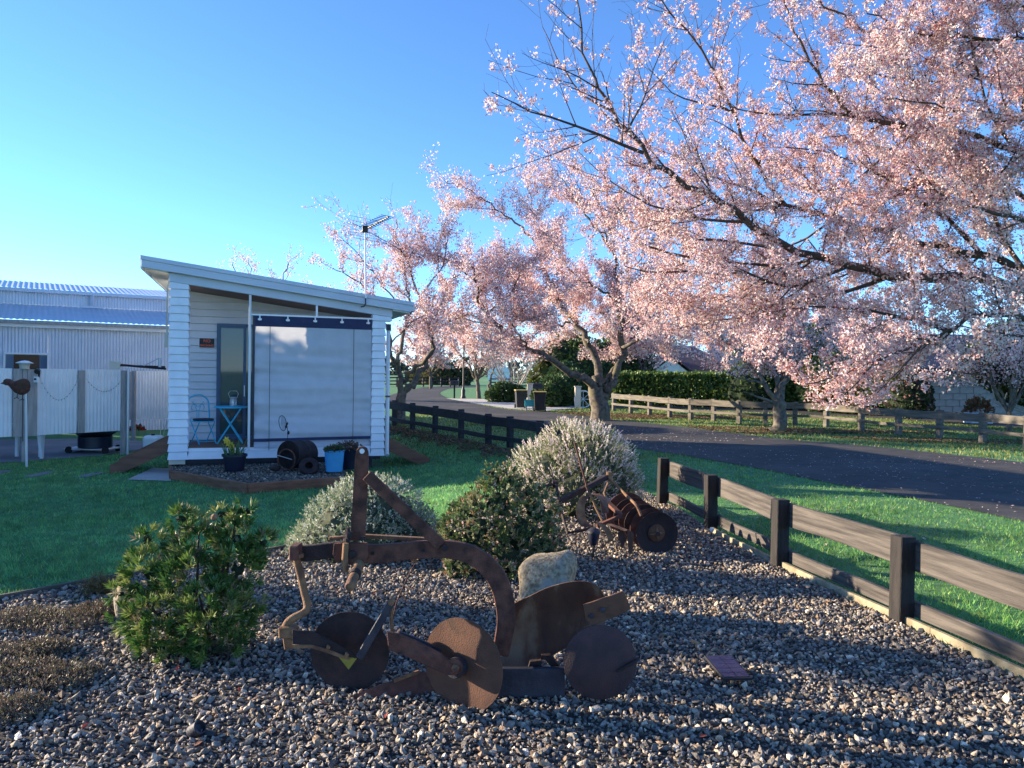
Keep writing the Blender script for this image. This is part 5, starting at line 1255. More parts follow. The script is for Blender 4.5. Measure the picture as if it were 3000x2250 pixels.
MB().beam(D(735, 862, 7.5), D(1215, 612, 8.1), .045, .05).build('cross_bar', 'rust_dark', ha_, bevel=.004)
MB().tube([D(535, 748, 7.6), D(640, 700, 7.7), D(730, 688, 7.8)], .013, 8).build('hitch_rod', 'rust_dark', ha_, smooth=True)
MB().beam(D(722, 668, 7.8), D(748, 850, 7.5), .03, .03).lathe([(.04, -.03), (.04, .03)], D(715, 690, 7.78), (1, 0, 0), 10).build('hitch_post', 'rust_dark', ha_, bevel=.003)
MB().lathe([(.03, -.04), (.035, 0), (.03, .05)], D(1215, 620, 8.08), (0, 0, 1), 12).build('rod_socket', 'rust_light', ha_, smooth=True)
MB().tube(smoothline([D(1215, 640, 8.05), D(1280, 700, 7.95), D(1380, 800, 7.7), D(1455, 872, 7.5), D(1485, 920, 7.45), D(1512, 985, 7.42)], 18), .014, 8).build('control_rod', 'rust_light', ha_, smooth=True)
MB().tube([D(1218, 650, 8.05), D(1168, 770, 8.0), D(1200, 862, 7.95)], .010, 8).build('lift_rod', 'rust_light', ha_, smooth=True)
MB().tube([D(775, 940, 7.45), D(830, 1140, 7.3), D(960, 1120, 7.4), D(1065, 1090, 7.5)], [.016, .016, .014, .014], 8).build('frame_rail', 'rust_dark', ha_)
# curved spring plates and scrapers
def ribbon(pts, w, Yw, name, mt_):
    q = smoothline(pts, 16); rows = [[p + V(-w / 2 * .9, -w * .3, 0), p + V(w / 2 * .9, w * .3, 0)] for p in q]
    MB().strip(rows, thick=(0, .008, .0)).build(name, mt_, ha_)
ribbon([D(1000, 800, 7.6), D(955, 870, 7.55), D(955, 980, 7.5), D(985, 1060, 7.45), D(1035, 1085, 7.45)], .10, 0, 'spring_plate', 'rust_light')
ribbon([D(1045, 780, 7.9), D(1110, 790, 7.8), D(1165, 840, 7.7), D(1180, 960, 7.6)], .09, 0, 'spring_plate', 'mouldboard')
ribbon([D(1215, 1060, 7.35), D(1300, 1090, 7.3), D(1380, 1120, 7.25)], .06, 0, 'scraper_arm', 'rust_light')
MB().prism([D(1380, 1110, 7.25), D(1435, 1150, 7.25), D(1425, 1340, 7.22), D(1395, 1330, 7.22)], (.01, .02, 0)).prism([D(1290, 1140, 7.3), D(1345, 1120, 7.3), D(1375, 1200, 7.28), D(1330, 1290, 7.26)], (.01, .02, 0)).build('scraper', 'mouldboard', ha_)
ribbon([D(1120, 1050, 7.4), D(1190, 1110, 7.35), D(1230, 1200, 7.3), D(1200, 1230, 7.3)], .07, 0, 'scraper_arm', 'rust_light')
MB().beam(D(1200, 860, 7.9), D(1330, 980, 7.6), .05, .03).beam(D(1330, 980, 7.6), D(1100, 1080, 7.5), .04, .03).build('gang_bar', 'rust', ha_)

# ------------------------------------------------------------------ small lights
q = G(1738, 1640)
gl = thing('garden_light', 'short dark solar path light on a spike beside the harrow', 'garden light', q)
MB().tube([q, q + V(0, 0, .17)], .012, 6).build('spike', 'black_plastic', gl)
MB().lathe([(.03, .14), (.052, .20), (.055, .26)], q, (0, 0, 1), 14).build('lens', 'navy_plastic', gl, smooth=True)
MB().lathe([(.062, .255), (.06, .275), (.03, .30), (0, .303)], q, (0, 0, 1), 16).build('cap', 'steel_dark', gl, smooth=True)
for (x, y, r, lab) in ((1614, 1531, .036, 'small white globe light on the gravel between shrub and harrow'), (2085, 1572, .026, 'small grey globe light at the foot of a fence post')):
    q = G(x, y)
    g2 = thing('globe_light', lab, 'garden light', q)
    MB().tube([q - V(0, 0, .02), q + V(0, 0, .06)], .007, 6).build('spike', 'black_plastic', g2)
    MB().lathe([(.008, .045), (r * .8, .05 + r * .5), (r, .05 + r), (r * .8, .05 + r * 1.6), (.003, .05 + r * 2)], q, (0, 0, 1), 14).build('globe', 'lamp_white', g2, smooth=True)
# solar panel on a stake
q = G(2112, 2020)
sp_ = thing('solar_panel', 'small tilted purple solar panel on a stake in the gravel', 'solar panel', q)
pa, pb, pc_, pd = P(2062, 1920, q.y + .26), P(2143, 1918, q.y + .26), P(2205, 1986, q.y - .02), P(2120, 1988, q.y - .02)
nn = (pb - pa).cross(pd - pa).normalized(); nn = nn if nn.z > 0 else -nn
MB().prism([pa, pb, pc_, pd], -nn * .014).build('panel_case', 'black_plastic', sp_, bevel=.002)
ctr = (pa + pb + pc_ + pd) / 4
cells = MB()
for i in range(2):
    for j in range(5):
        def bil(s, t): return pa.lerp(pb, s).lerp(pd.lerp(pc_, s), t)
        s0, s1, t0, t1 = .06 + i * .45, .06 + i * .45 + .43, .05 + j * .182, .05 + j * .182 + .172
        cell = MB().prism([bil(s0, t0) + nn * .001, bil(s1, t0) + nn * .001, bil(s1, t1) + nn * .001, bil(s0, t1) + nn * .001], nn * .0015).build('cell', 'solar', sp_)
MB().beam(V(pd.x + .01, pd.y + .03, -.05), pd.lerp(pc_, .1) + V(0, .05, -.0), .022, .016).build('stake', 'black_plastic', sp_)
# rubber cap, leaves and a red scrap on the gravel
q = G(575, 2165)
cp = thing('rubber_cap', 'black rubber pipe cap lying tilted on the foreground gravel', 'cap', q)
MB().lathe([(.0, -.035), (.030, -.035), (.033, -.03), (.033, .03), (.026, .035), (.024, .01), (0, .008)], q + V(0, 0, .045), (.75, -.35, .6), 18).build('cap_body', 'steel_dark', cp, smooth=True)
MB().box(q.x - .01, q.x + .09, q.y - .02, q.y + .03, q.z + .012, q.z + .03).build('clip', 'black_plastic', cp, bevel=.004)
# ================================================================== SHRUBS IN THE BED
def shoots(p, d, nleaf, slen, llen, lwid, spread, jit=.25, rosette=.0):
    """leaves along short shoots: returns verts/faces of folded leaves, index of the shoot of each leaf"""
    n = len(p); k = np.repeat(np.arange(n), nleaf); j = np.tile(np.arange(nleaf), n); m_ = len(k)
    f = (j + rng.uniform(0, 1, m_)) / nleaf; f = rosette + (1 - rosette) * f
    dn = d / np.linalg.norm(d, axis=1, keepdims=True); sl_ = slen * rng.uniform(.7, 1.3, n)
    base = p[k] + dn[k] * (f * sl_[k])[:, None]
    rad = unit(m_); rad -= dn[k] * np.sum(rad * dn[k], 1, keepdims=True); rad /= np.linalg.norm(rad, axis=1, keepdims=True)
    sp_ = spread * (1.15 - .75 * f)
    ax = dn[k] * np.cos(sp_)[:, None] + rad * np.sin(sp_)[:, None] + unit(m_) * jit * .5
    tv = np.array([(0, 0, 0), (.5, .12, .45), (0, -.05, 1.), (-.5, .12, .45)]); tf = np.array([(0, 1, 2), (0, 2, 3)])
    sz = llen * rng.uniform(.7, 1.25, m_); s3 = np.stack([lwid * sz / llen, lwid * sz / llen, sz], 1)
    v, fc = scatter(tv, tf, base, ax, s3)
    return v, fc, k, f
def bed_bush(name, label, blobs, specs, stem_n=14, core=.62, corem='inner_green', floor=.02, shrink=.05):
    blobs = [(b[0], b[1], b[2], max(.04, b[3] - shrink)) + tuple(b[4:]) for b in blobs]
    c = np.array(blobs)[:, :3].mean(0); zb = float(gz(c[0], c[1]))
    t = thing(name, label, 'shrub', (c[0], c[1], zb))
    for (nm, n, nleaf, slen, llen, lwid, spread, cols, inner, mt_, ros) in specs:
        p, d = blobs_points(blobs, n, inner); kk = p[:, 2] > zb + floor; p, d = p[kk], d[kk]
        d = d + np.array([0, 0, .45]) + unit(len(p)) * .35
        v, f, k, ff = shoots(p, d, nleaf, slen, llen, lwid, spread, rosette=ros)
        cc = np.array(cols)[rng.integers(0, len(cols), len(p))][k] * rng.uniform(.75, 1.3, (len(k), 1))
        npmesh(nm, v, f, mt_, t, tint=rep(cc, 4))
    mb = MB()
    for i in range(stem_n):
        b = blobs[i % len(blobs)]; e = V(*b[:3]) + V(*(rng.normal(0, .3, 3) * b[3])); s = V(c[0] + rng.normal(0, .06), c[1] + rng.normal(0, .06), zb - .03)
        mb.tube([s, s.lerp(e, .5) + V(rng.normal(0, .04), rng.normal(0, .04), .02), e], [.014, .010, .005], 5)
    mb.build('stems', 'bark_dark', t, smooth=True)
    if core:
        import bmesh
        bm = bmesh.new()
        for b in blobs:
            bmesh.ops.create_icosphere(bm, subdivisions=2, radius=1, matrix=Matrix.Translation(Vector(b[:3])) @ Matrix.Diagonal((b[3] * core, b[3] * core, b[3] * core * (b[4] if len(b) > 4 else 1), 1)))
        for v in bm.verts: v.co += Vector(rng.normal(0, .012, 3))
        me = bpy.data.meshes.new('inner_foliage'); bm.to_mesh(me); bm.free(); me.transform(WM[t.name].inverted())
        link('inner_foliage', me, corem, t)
    return t
def sph(px, py, Y, rpx, s=1.0):
    if px < 790 and Y < 5: py += 20
    q = P(px, py, Y); return (q.x, q.y, q.z, rpx * Y / FOC, s)
# spiky green shrub at left: rosettes of narrow leaves
Bq = [sph(480, 1790, 4.65, 105), sph(620, 1800, 4.6, 120), sph(560, 1700, 4.75, 110), sph(440, 1660, 4.8, 85), sph(700, 1650, 4.85, 85), sph(580, 1600, 4.9, 90), sph(690, 1560, 4.95, 70), sph(700, 1760, 4.8, 80), sph(640, 1880, 4.5, 85), sph(470, 1880, 4.5, 85), sph(740, 1620, 4.9, 50),
      sph(400, 1700, 4.75, 55), sph(570, 1530, 4.9, 45), sph(690, 1510, 4.95, 40), sph(370, 1790, 4.7, 50), sph(480, 1580, 4.85, 36), sph(430, 1560, 4.85, 30), sph(530, 1500, 4.9, 32), sph(650, 1490, 4.95, 28), sph(720, 1480, 4.95, 26), sph(770, 1570, 4.9, 36), sph(355, 1720, 4.7, 34), sph(500, 1930, 4.45, 50)]
bed_bush('spiky_shrub', 'spiky dark green shrub with leaf rosettes at the left of the plough', Bq,
         [('rosettes', 900, 20, .042, .058, .0098, 1.05, [(.06, .14, .025), (.13, .21, .04), (.045, .11, .02), (.24, .28, .08)], .38, 'leaf', .35),
          ('dry_leaves', 160, 12, .04, .05, .008, 1.2, [(.30, .23, .14), (.36, .29, .19), (.22, .17, .10)], .35, 'leaf', .2)], core=.2, shrink=.05)
for x, y in ((628, 1516), (417, 1815), (400, 1770)):
    q = P(x, y, 4.62)
o = [o for o in col.objects if o.name == 'spiky_shrub'][0]
for x, y in ((628, 1516), (417, 1815)):
    q = P(x, y, 4.68); MB().lathe([(.004, -.022), (.02, -.008), (.022, .008), (.008, .024)], q, (.2, -.2, 1), 9).build('seed_head', 'rust_light', o, smooth=True)
# grey white rounded hebe
Bw = [sph(1020, 1560, 7.3, 150, .95), sph(1120, 1520, 7.35, 140, .95), sph(1180, 1580, 7.3, 125, 1), sph(960, 1610, 7.25, 120, .95), sph(1080, 1600, 7.2, 140, .95), sph(1060, 1480, 7.4, 110, .9), sph(900, 1600, 7.3, 68, 1), sph(1230, 1600, 7.3, 70, 1)]
bed_bush('hebe_shrub', 'rounded grey white shrub directly behind the plough mast', Bw,
         [('leaves', 4300, 11, .06, .024, .011, .95, [(.24, .30, .18), (.34, .39, .26), (.16, .22, .12), (.46, .48, .37)], .22, 'leaf', .0),
          ('white_tips', 1500, 7, .03, .020, .010, .8, [(.66, .67, .56), (.74, .74, .66), (.58, .60, .46)], .06, 'leaf', .1)], core=.78, corem='inner_grey')
# bronze flushed shrub in the middle
Br = [sph(1400, 1560, 6.7, 110), sph(1520, 1560, 6.75, 110), sph(1460, 1480, 6.85, 90), sph(1350, 1580, 6.7, 75), sph(1480, 1640, 6.6, 110), sph(1370, 1500, 6.8, 50), sph(1570, 1500, 6.9, 75), sph(1590, 1600, 6.8, 70), sph(1360, 1660, 6.5, 70), sph(1450, 1410, 6.9, 42), sph(1490, 1400, 6.9, 40), sph(1480, 1700, 6.35, 60), sph(1440, 1385, 6.9, 28), sph(1480, 1375, 6.9, 26), sph(1400, 1470, 6.8, 36), sph(1320, 1560, 6.7, 40), sph(1545, 1440, 6.9, 40), sph(1340, 1700, 6.4, 45)]
bed_bush('bronze_shrub', 'dark green shrub with bronze red tips beside the plough beam', Br,
         [('leaves', 1900, 15, .05, .036, .014, 1.0, [(.10, .16, .055), (.16, .21, .075), (.07, .115, .04), (.27, .27, .13)], .42, 'leaf', .25),
          ('young_leaves', 420, 10, .03, .035, .012, .8, [(.40, .27, .14), (.36, .20, .11), (.46, .40, .23)], .05, 'leaf', .1),
          ('pale_flowers', 260, 7, .02, .022, .012, .9, [(.7, .62, .50), (.62, .45, .40)], .04, 'blossom', .1)], core=.46, shrink=.035)
# pink heather
Bh = [sph(1600, 1400, 9.5, 120), sph(1720, 1370, 9.6, 135), sph(1660, 1310, 9.7, 85), sph(1560, 1440, 9.4, 85), sph(1780, 1430, 9.5, 110), sph(1680, 1450, 9.3, 120), sph(1800, 1360, 9.7, 75), sph(1540, 1400, 9.5, 55), sph(1740, 1300, 9.8, 60), sph(1830, 1460, 9.5, 60)]
bed_bush('pink_heather', 'tall rounded heather shrub with pale pink flower spikes behind the harrow', Bh,
         [('leaves', 3600, 12, .13, .024, .009, .7, [(.26, .29, .11), (.34, .35, .16), (.17, .21, .09)], .25, 'leaf', .0),
          ('flower_spikes', 2600, 11, .13, .022, .013, .85, [(.76, .65, .62), (.80, .71, .66), (.68, .53, .56), (.78, .73, .58)], .08, 'blossom', .15)], core=.74, corem='inner_grey', shrink=.10)
# ground cover at lower left and a small tuft
def groundcover(name, pts, n, hmax, cols, seedr=.25):
    out = []
    for (x, y, rpx) in pts:
        q = G(x, y); r = rpx * q.y / FOC; a = rng.uniform(0, 6.283, n); s = np.sqrt(rng.uniform(0, 1, n)) * r
        px_, py_ = q.x + np.cos(a) * s * 1.2, q.y + np.sin(a) * s * 1.1
        h = hmax * (1 - (s / r) ** 2 * .8); out.append(np.stack([px_, py_, gz(px_, py_) + .02 + h * rng.uniform(0, 1, n)], 1))
    p = np.concatenate(out); d = unit(len(p)) * .8 + np.array([0, 0, .9])
    v, f, k, _ = shoots(p, d, 7, .035, .017, .007, .9)
    c = np.array(cols)[rng.integers(0, len(cols), len(p))][k] * rng.uniform(.7, 1.3, (len(k), 1))
    return tag(npmesh(name, v, f, 'leaf', tint=rep(c, 4)), kind='stuff')
groundcover('ground_cover', [(60, 1830, 95), (180, 1835, 100), (300, 1800, 60), (50, 1990, 100), (190, 2000, 85), (40, 2100, 85), (130, 1920, 60), (-60, 1950, 130)], 400, .055,
            [(.13, .095, .065), (.18, .135, .095), (.09, .075, .05), (.22, .175, .12), (.12, .12, .065)])
tq = G(290, 1745)
tf_ = thing('bronze_tuft', 'low bronze tuft of foliage between lawn edging and the spiky shrub', 'plant', tq)
p = np.array(tq) + unit(420) * np.array([.13, .12, .09]) * rng.uniform(.3, 1, (420, 1)) + np.array([0, 0, .06])
v, f, k, _ = shoots(p, unit(420) + np.array([0, 0, .8]), 8, .04, .02, .007, .9)
npmesh('foliage', v, f, 'leaf', tf_, tint=rep(np.array([(.18, .14, .06)]) * rng.uniform(.6, 1.4, (len(k), 1)), 4))
# fallen leaves on the gravel, dry twigs
q = [G(x, y) for x, y in ((520, 1985), (300, 1830), (110, 2080), (1095, 1760), (580, 2215), (1130, 2130), (815, 1965), (700, 2050), (1980, 2150), (940, 2090), (250, 2160), (1720, 2110), (2060, 2190))]
pos = np.array([(p.x, p.y, .055) for p in q]); v, f = scatter(np.array([(-1, 0, 0), (-.2, -.5, .15), (1, 0, .1), (-.2, .5, .25)]), np.array([(0, 1, 2), (0, 2, 3)]), pos, unit(len(q)) * .4 + np.array([0, -.3, 1.]), np.full(len(q), .022))
tag(npmesh('fallen_leaves', v, f, 'litter', tint=rep(np.array([(.38, .07, .04), (.30, .05, .03), (.25, .10, .06)])[rng.integers(0, 3, len(q))], 4)), kind='stuff')
dq = C(705, 1035, 4.35); tw = thing('dry_twig', 'thin dry reddish twig standing behind the plough lever', 'twig', (dq.x, dq.y, 0))
MB().tube([V(dq.x - .03, dq.y, .02), C(760, 945, 4.35), C(815, 820, 4.35), C(860, 735, 4.35)], [.004, .004, .003, .002], 5).tube([C(800, 860, 4.35), C(850, 880, 4.30)], .002, 4).tube([C(780, 900, 4.35), C(830, 960, 4.30)], .002, 4).build('twig', 'rust', tw)
leafy(tw, tuple(C(858, 740, 4.35)), .02, 40, .016, [(.12, .08, .04)], 'seed_head', squash=2)

# ================================================================== TREES
def rvec(): return V(random.gauss(0, 1), random.gauss(0, 1), random.gauss(0, 1)).normalized()
def grow(limbs, levels, keep=None, jig=.06):
    """limbs: [(points, r0, r1)] -> tubes [(pts, radii, sides)], twigs [(pts, level)]"""
    tubes, twigs = [], []
    cur = []
    for pts, r0, r1 in limbs:
        L = sum((Vector(a) - Vector(b)).length for a, b in zip(pts[:-1], pts[1:])); n = max(8, int(L / .22))
        q = smoothline(pts, n); q = [p + (rvec() * jig * min(1, L / 6) if 0 < i < n - 1 else Vector((0, 0, 0))) for i, p in enumerate(q)]
        rs = [r0 + (r1 - r0) * (i / (n - 1)) ** .8 for i in range(n)]
        tubes.append((q, rs, 9 if r0 > .05 else 6)); cur.append((q, rs))
    for li, lv in enumerate(levels):
        nxt = []
        for q, rs in cur:
            n = len(q); acc = random.uniform(0, lv['step'])
            start = lv.get('start', .18)
            for i in range(1, n):
                seg = q[i] - q[i - 1]; acc += seg.length
                if i / n < start: acc = min(acc, lv['step']); continue
                while acc > lv['step']:
                    acc -= lv['step'] * random.uniform(.6, 1.4)
                    t = seg.normalized(); s = rvec(); s = (s - t * s.dot(t)).normalized()
                    a = RAD(random.gauss(lv['ang'], 14)); d = (t * math.cos(a) + s * math.sin(a) + V(*lv.get('bias', (0, 0, .15)))).normalized()
                    L = random.uniform(*lv['len']) * (1.15 - .55 * i / n); k = lv['n']
                    p = q[i].copy(); pp = [p.copy()]
                    for _ in range(k):
                        d = (d + rvec() * lv['wob'] + V(*lv.get('trop', (0, 0, .03)))).normalized(); p = p + d * (L / k)
                        if keep and not keep(p): break
                        pp.append(p.copy())
                    if len(pp) < 2: continue
                    r0 = min(rs[i] * .6, lv['r']); rr = [max(r0 * (1 - .8 * j / (len(pp) - 1)), lv.get('rmin', .002)) for j in range(len(pp))]
                    tubes.append((pp, rr, lv['sides'])); twigs.append((pp, li)); nxt.append((pp, rr))
        cur = nxt
    return tubes, twigs
def flowers_at(twigs, per_m, off, levels=(0, 1, 2), tip=1.0):
    pos = []
    for pp, li in twigs:
        if li not in levels: continue
        for i in range(len(pp) - 1):
            a, b = pp[i], pp[i + 1]; L = (b - a).length; m_ = L * per_m * (1 if li else .75); m_ = int(m_) + (random.random() < m_ % 1)
            for _ in range(m_):
                p = a.lerp(b, random.random()); pos.append((p.x, p.y, p.z))
    pos = np.array(pos); return pos + rng.normal(0, off, pos.shape)
def clusters_at(twigs, gap, nfl, rad):
    cs = []
    for pp, li in twigs:
        for i in range(len(pp) - 1):
            a, b = pp[i], pp[i + 1]; m_ = (b - a).length / gap * (1 if li else .8); m_ = int(m_) + (random.random() < m_ % 1)
            for _ in range(m_):
                p = a.lerp(b, random.random()); cs.append((p.x, p.y, p.z))
    cs = np.array(cs) + rng.normal(0, rad * .4, (len(cs), 3)); k = rng.integers(nfl[0], nfl[1], len(cs)); idx = np.repeat(np.arange(len(cs)), k)
    return cs, idx, cs[idx] + unit(len(idx)) * (rad * (rng.uniform(.5, 1.6, len(cs))[idx] * rng.uniform(.25, 1.0, len(idx)))[:, None]) + np.array([0, 0, -.4 * rad])
CUP5 = (np.array([(0, 0, 0)] + [(math.cos(k * 1.2566), math.sin(k * 1.2566), .55) for k in range(5)]), np.array([(0, 1 + k, 1 + (k + 1) % 5) for k in range(5)]))
CUP3 = (np.array([(0, 0, 0)] + [(math.cos(k * 2.094), math.sin(k * 2.094), .5) for k in range(3)]), np.array([(0, 1 + k, 1 + (k + 1) % 3) for k in range(3)]))
BUD = (np.array([(0, 0, 0), (.32, 0, .5), (0, .32, .5), (-.32, 0, .5), (0, -.32, .5), (0, 0, 1.1)]), np.array([(0, 2, 1), (0, 3, 2), (0, 4, 3), (0, 1, 4), (5, 1, 2), (5, 2, 3), (5, 3, 4), (5, 4, 1)]))
BUD2 = (np.array([(0, 0, 0), (.3, 0, .5), (0, 0, 1.1), (-.3, 0, .5)]), np.array([(0, 1, 2), (0, 2, 3)]))
PINKS = np.array([(.85, .67, .655), (.89, .78, .75), (.78, .55, .555), (.93, .85, .81), (.67, .42, .43)]); PW = [.3, .25, .2, .15, .1]
BUDS = np.array([(.42, .13, .12), (.50, .22, .18), (.34, .11, .08), (.40, .20, .10)])
def patchy(pos, s): return np.sin(pos[:, 0] * 1.9 * s + np.sin(pos[:, 2] * 2.3 * s)) * np.sin(pos[:, 1] * 1.7 * s + pos[:, 2] * 1.1 * s)
def crown(parent, pos, size, cup, budn, budsize, bud, tintmul=1.0, name='crown'):
    n = len(pos); ax = unit(n) * .9 + np.array([0, 0, -.55])
    v, f = scatter(*cup, pos, ax, size * rng.uniform(.65, 1.2, n))
    pt = patchy(pos, 1.0)[:, None]
    c = PINKS[rng.choice(5, n, p=PW)] * rng.uniform(.85, 1.1, (n, 1)) * (1 + np.array([.0, .06, .05]) * pt) * tintmul
    npmesh(name, v, f, 'blossom', parent, tint=rep(np.clip(c, 0, .95), len(cup[0])))
    k = rng.choice(n, budn); p = pos[k] + rng.normal(0, size * 1.0, (budn, 3))
    v, f = scatter(*bud, p, unit(budn) * .6 + np.array([0, 0, -.8]), budsize * rng.uniform(.7, 1.3, budn))
    npmesh('buds', v, f, 'blossom', parent, tint=rep(BUDS[rng.integers(0, 4, budn)] * rng.uniform(.8, 1.3, (budn, 1)), len(bud[0])))
def wood(parent, tubes, m1, m2, rsplit):
    a, b = MB(), MB()
    for q, rs, n in tubes: (a if rs[0] >= rsplit else b).tube(q, rs, n, cap=False)
    a.build('trunk', m1, parent, smooth='all', fix=False)
    if b.v: b.build('branches', m2, parent, smooth='all', fix=False)

# --- near cherry: trunk beyond the right edge, limbs sweep in from the right
TB = V(7.3, 8.4, 0); FK = V(6.75, 8.35, 1.95)
def PL(pts, Y0, Y1): n = len(pts); return [P(x, y, Y0 + (Y1 - Y0) * i / max(1, n - 1)) for i, (x, y) in enumerate(pts)]
near = []
near.append(([TB, V(7.2, 8.4, .6), V(6.95, 8.38, 1.3), FK], .26, .19))
def nl(pts, Y0, Y1, r0, r1, root=None): near.append((([root] if root is not None else []) + PL(pts, Y0, Y1), r0, r1))
nl([(3080, 905), (3000, 872), (2960, 850), (2900, 828), (2800, 820), (2700, 822), (2620, 805), (2500, 775), (2390, 755), (2290, 712), (2200, 650), (2090, 590), (2030, 560), (1950, 500), (1885, 448), (1835, 390), (1790, 325), (1750, 260), (1720, 170), (1690, 60), (1682, -40)], 8.2, 7.0, .075, .005, FK)
nl([(1885, 448), (1800, 410), (1700, 372), (1600, 340), (1520, 310), (1440, 270)], 7.3, 6.9, .018, .004)
nl([(1790, 325), (1700, 270), (1640, 180), (1590, 80)], 7.2, 7.4, .013, .004)
nl([(1835, 390), (1880, 300), (1910, 220), (1945, 120)], 7.2, 7.6, .012, .004)
nl([(3080, 830), (3000, 792), (2875, 745), (2780, 730), (2660, 705), (2550, 672), (2450, 640), (2300, 600), (2200, 560), (2100, 520), (2000, 500)], 8.7, 9.6, .066, .010, FK)
nl([(3150, 560), (3080, 490), (3000, 455), (2850, 405), (2710, 380), (2560, 355), (2470, 320), (2420, 240), (2360, 150), (2320, 60), (2300, -40)], 8.6, 7.8, .05, .006, V(6.7, 8.4, 2.6))
nl([(2560, 355), (2450, 335), (2300, 340), (2200, 330), (2120, 300)], 8.0, 8.4, .02, .005)
nl([(2300, 600), (2230, 500), (2190, 430), (2150, 330), (2100, 215), (2030, 110), (1960, 30), (1930, -40)], 9.4, 8.2, .026, .006)
nl([(2150, 330), (2060, 300), (1980, 280), (1900, 200)], 8.9, 8.5, .014, .004)
nl([(3060, 620), (2870, 500), (2800, 400), (2720, 300), (2620, 180), (2500, 80), (2390, 0), (2300, -60)], 8.9, 7.9, .034, .005, V(6.7, 8.4, 2.5))
nl([(3150, 200), (3000, 120), (2800, 110), (2650, 90), (2540, 40)], 8.0, 7.4, .028, .006, V(6.7, 8.3, 2.9))
nl([(3150, 330), (3000, 250), (2850, 225), (2700, 240), (2560, 215), (2450, 230)], 8.8, 9.3, .030, .006, V(6.7, 8.4, 2.8))
nl([(3060, 960), (3000, 935), (2920, 925), (2850, 935), (2780, 970), (2700, 1010), (2560, 1060), (2440, 1100), (2360, 1125)], 7.6, 6.9, .035, .005, FK)
nl([(2780, 970), (2650, 930), (2500, 905), (2350, 900), (2200, 930)], 7.3, 7.6, .022, .005)
nl([(2560, 1060), (2520, 1110), (2470, 1160)], 7.0, 6.8, .012, .004)
nl([(2700, 1010), (2640, 1080), (2570, 1150)], 7.1, 6.7, .012, .004)
nl([(2620, 805), (2500, 845), (2400, 870), (2300, 890), (2200, 870), (2080, 870), (1960, 910)], 7.9, 8.2, .028, .005)
nl([(2390, 755), (2280, 780), (2150, 770), (2000, 750), (1870, 710), (1760, 680)], 7.8, 8.3, .022, .005)
nl([(2200, 650), (2080, 650), (1960, 620), (1850, 570), (1760, 510), (1690, 440)], 7.6, 8.2, .018, .004)
nl([(2875, 745), (2780, 650), (2700, 590), (2600, 520), (2500, 475), (2400, 440), (2260, 430)], 8.9, 9.0, .03, .005)
nl([(3050, 1000), (2960, 980), (2880, 1010), (2830, 1060)], 7.2, 6.9, .02, .005)
nl([(2660, 705), (2560, 760), (2440, 820), (2330, 830)], 9.2, 9.8, .022, .005)
nl([(2500, 775), (2400, 820), (2290, 840), (2180, 800), (2060, 800), (1930, 800), (1830, 780)], 7.8, 7.4, .022, .005)
nl([(2090, 590), (2050, 470), (2010, 400), (1970, 330)], 7.5, 7.9, .014, .004)
nl([(2450, 640), (2400, 560), (2330, 500), (2260, 470), (2160, 450)], 9.4, 9.9, .02, .005)
nl([(3100, 700), (2980, 640), (2880, 620), (2760, 570), (2660, 460)], 8.2, 7.2, .03, .005)
nl([(2960, 420), (2900, 320), (2860, 200), (2840, 80), (2800, -40)], 8.3, 7.6, .02, .005)
nl([(3150, 420), (3000, 340), (2920, 350), (2800, 330), (2690, 300), (2600, 290)], 7.2, 6.9, .025, .005, V(6.6, 8.2, 2.8))
nl([(3150, 60), (3000, 20), (2860, -10), (2700, -30)], 7.6, 7.3, .02, .005, V(6.6, 8.2, 3.1))
nl([(3000, 792), (2940, 700), (2900, 560), (2960, 470), (2990, 400)], 8.3, 8.0, .03, .005)
nl([(2290, 712), (2200, 720), (2080, 700), (1960, 690), (1850, 650), (1740, 600), (1680, 560)], 8.2, 8.9, .02, .004)
nl([(2390, 755), (2300, 830), (2200, 920), (2080, 940), (1960, 970)], 8.0, 8.6, .016, .004)
nl([(2300, 600), (2180, 620), (2060, 610), (1930, 640), (1820, 620), (1720, 640)], 9.3, 9.6, .018, .004)
nl([(2450, 640), (2360, 700), (2240, 760), (2120, 830), (2020, 880), (1900, 880)], 9.4, 9.9, .018, .004)
nl([(2875, 745), (2800, 820), (2720, 880), (2640, 920), (2560, 900)], 9.0, 9.5, .018, .004)
nl([(2710, 380), (2620, 430), (2520, 520), (2420, 560), (2320, 540)], 8.4, 8.8, .016, .004)
nl([(2870, 500), (2760, 520), (2640, 560), (2560, 610), (2480, 590)], 8.7, 8.3, .016, .004)
nt_ = thing('cherry_tree', 'large pink flowering cherry tree whose limbs reach in from the right edge', 'tree', TB)
tubes, twigs = grow(near, [dict(step=.15, start=.12, ang=52, len=(.4, 1.15), n=7, wob=.14, r=.010, sides=5, bias=(-.10, 0, .16)),
                           dict(step=.13, start=.1, ang=48, len=(.12, .40), n=4, wob=.2, r=.005, sides=3, rmin=.0015)], jig=.045, keep=lambda p: p.x > -.30 and p.z > 1.52 + .64 * min(1, max(0, (2.75 - p.x) / .9)) + .42 * min(1, max(0, (p.x - 3.5) / .7)))
wood(nt_, tubes, 'bark_dark', 'bark_dark', .02)
def img(p):
    q = p - np.array(EYE); z = q @ np.array(FWD); return 1500 + FOC * (q @ np.array(RGT)) / z, 1125 - FOC * (q @ np.array(UPV)) / z
cs, idx, pos = clusters_at(twigs, .041, (4, 15), .060)
dens = np.clip(.22 + .85 * (cs[:, 0] - .7) / 1.6, .22, .9); live = rng.uniform(0, 1, len(cs)) < dens
dens = dens * (1 - .62 * ss(3.8, 4.8, cs[:, 2]) * (1 - ss(2.4, 3.7, cs[:, 0]))); live = rng.uniform(0, 1, len(cs)) < dens
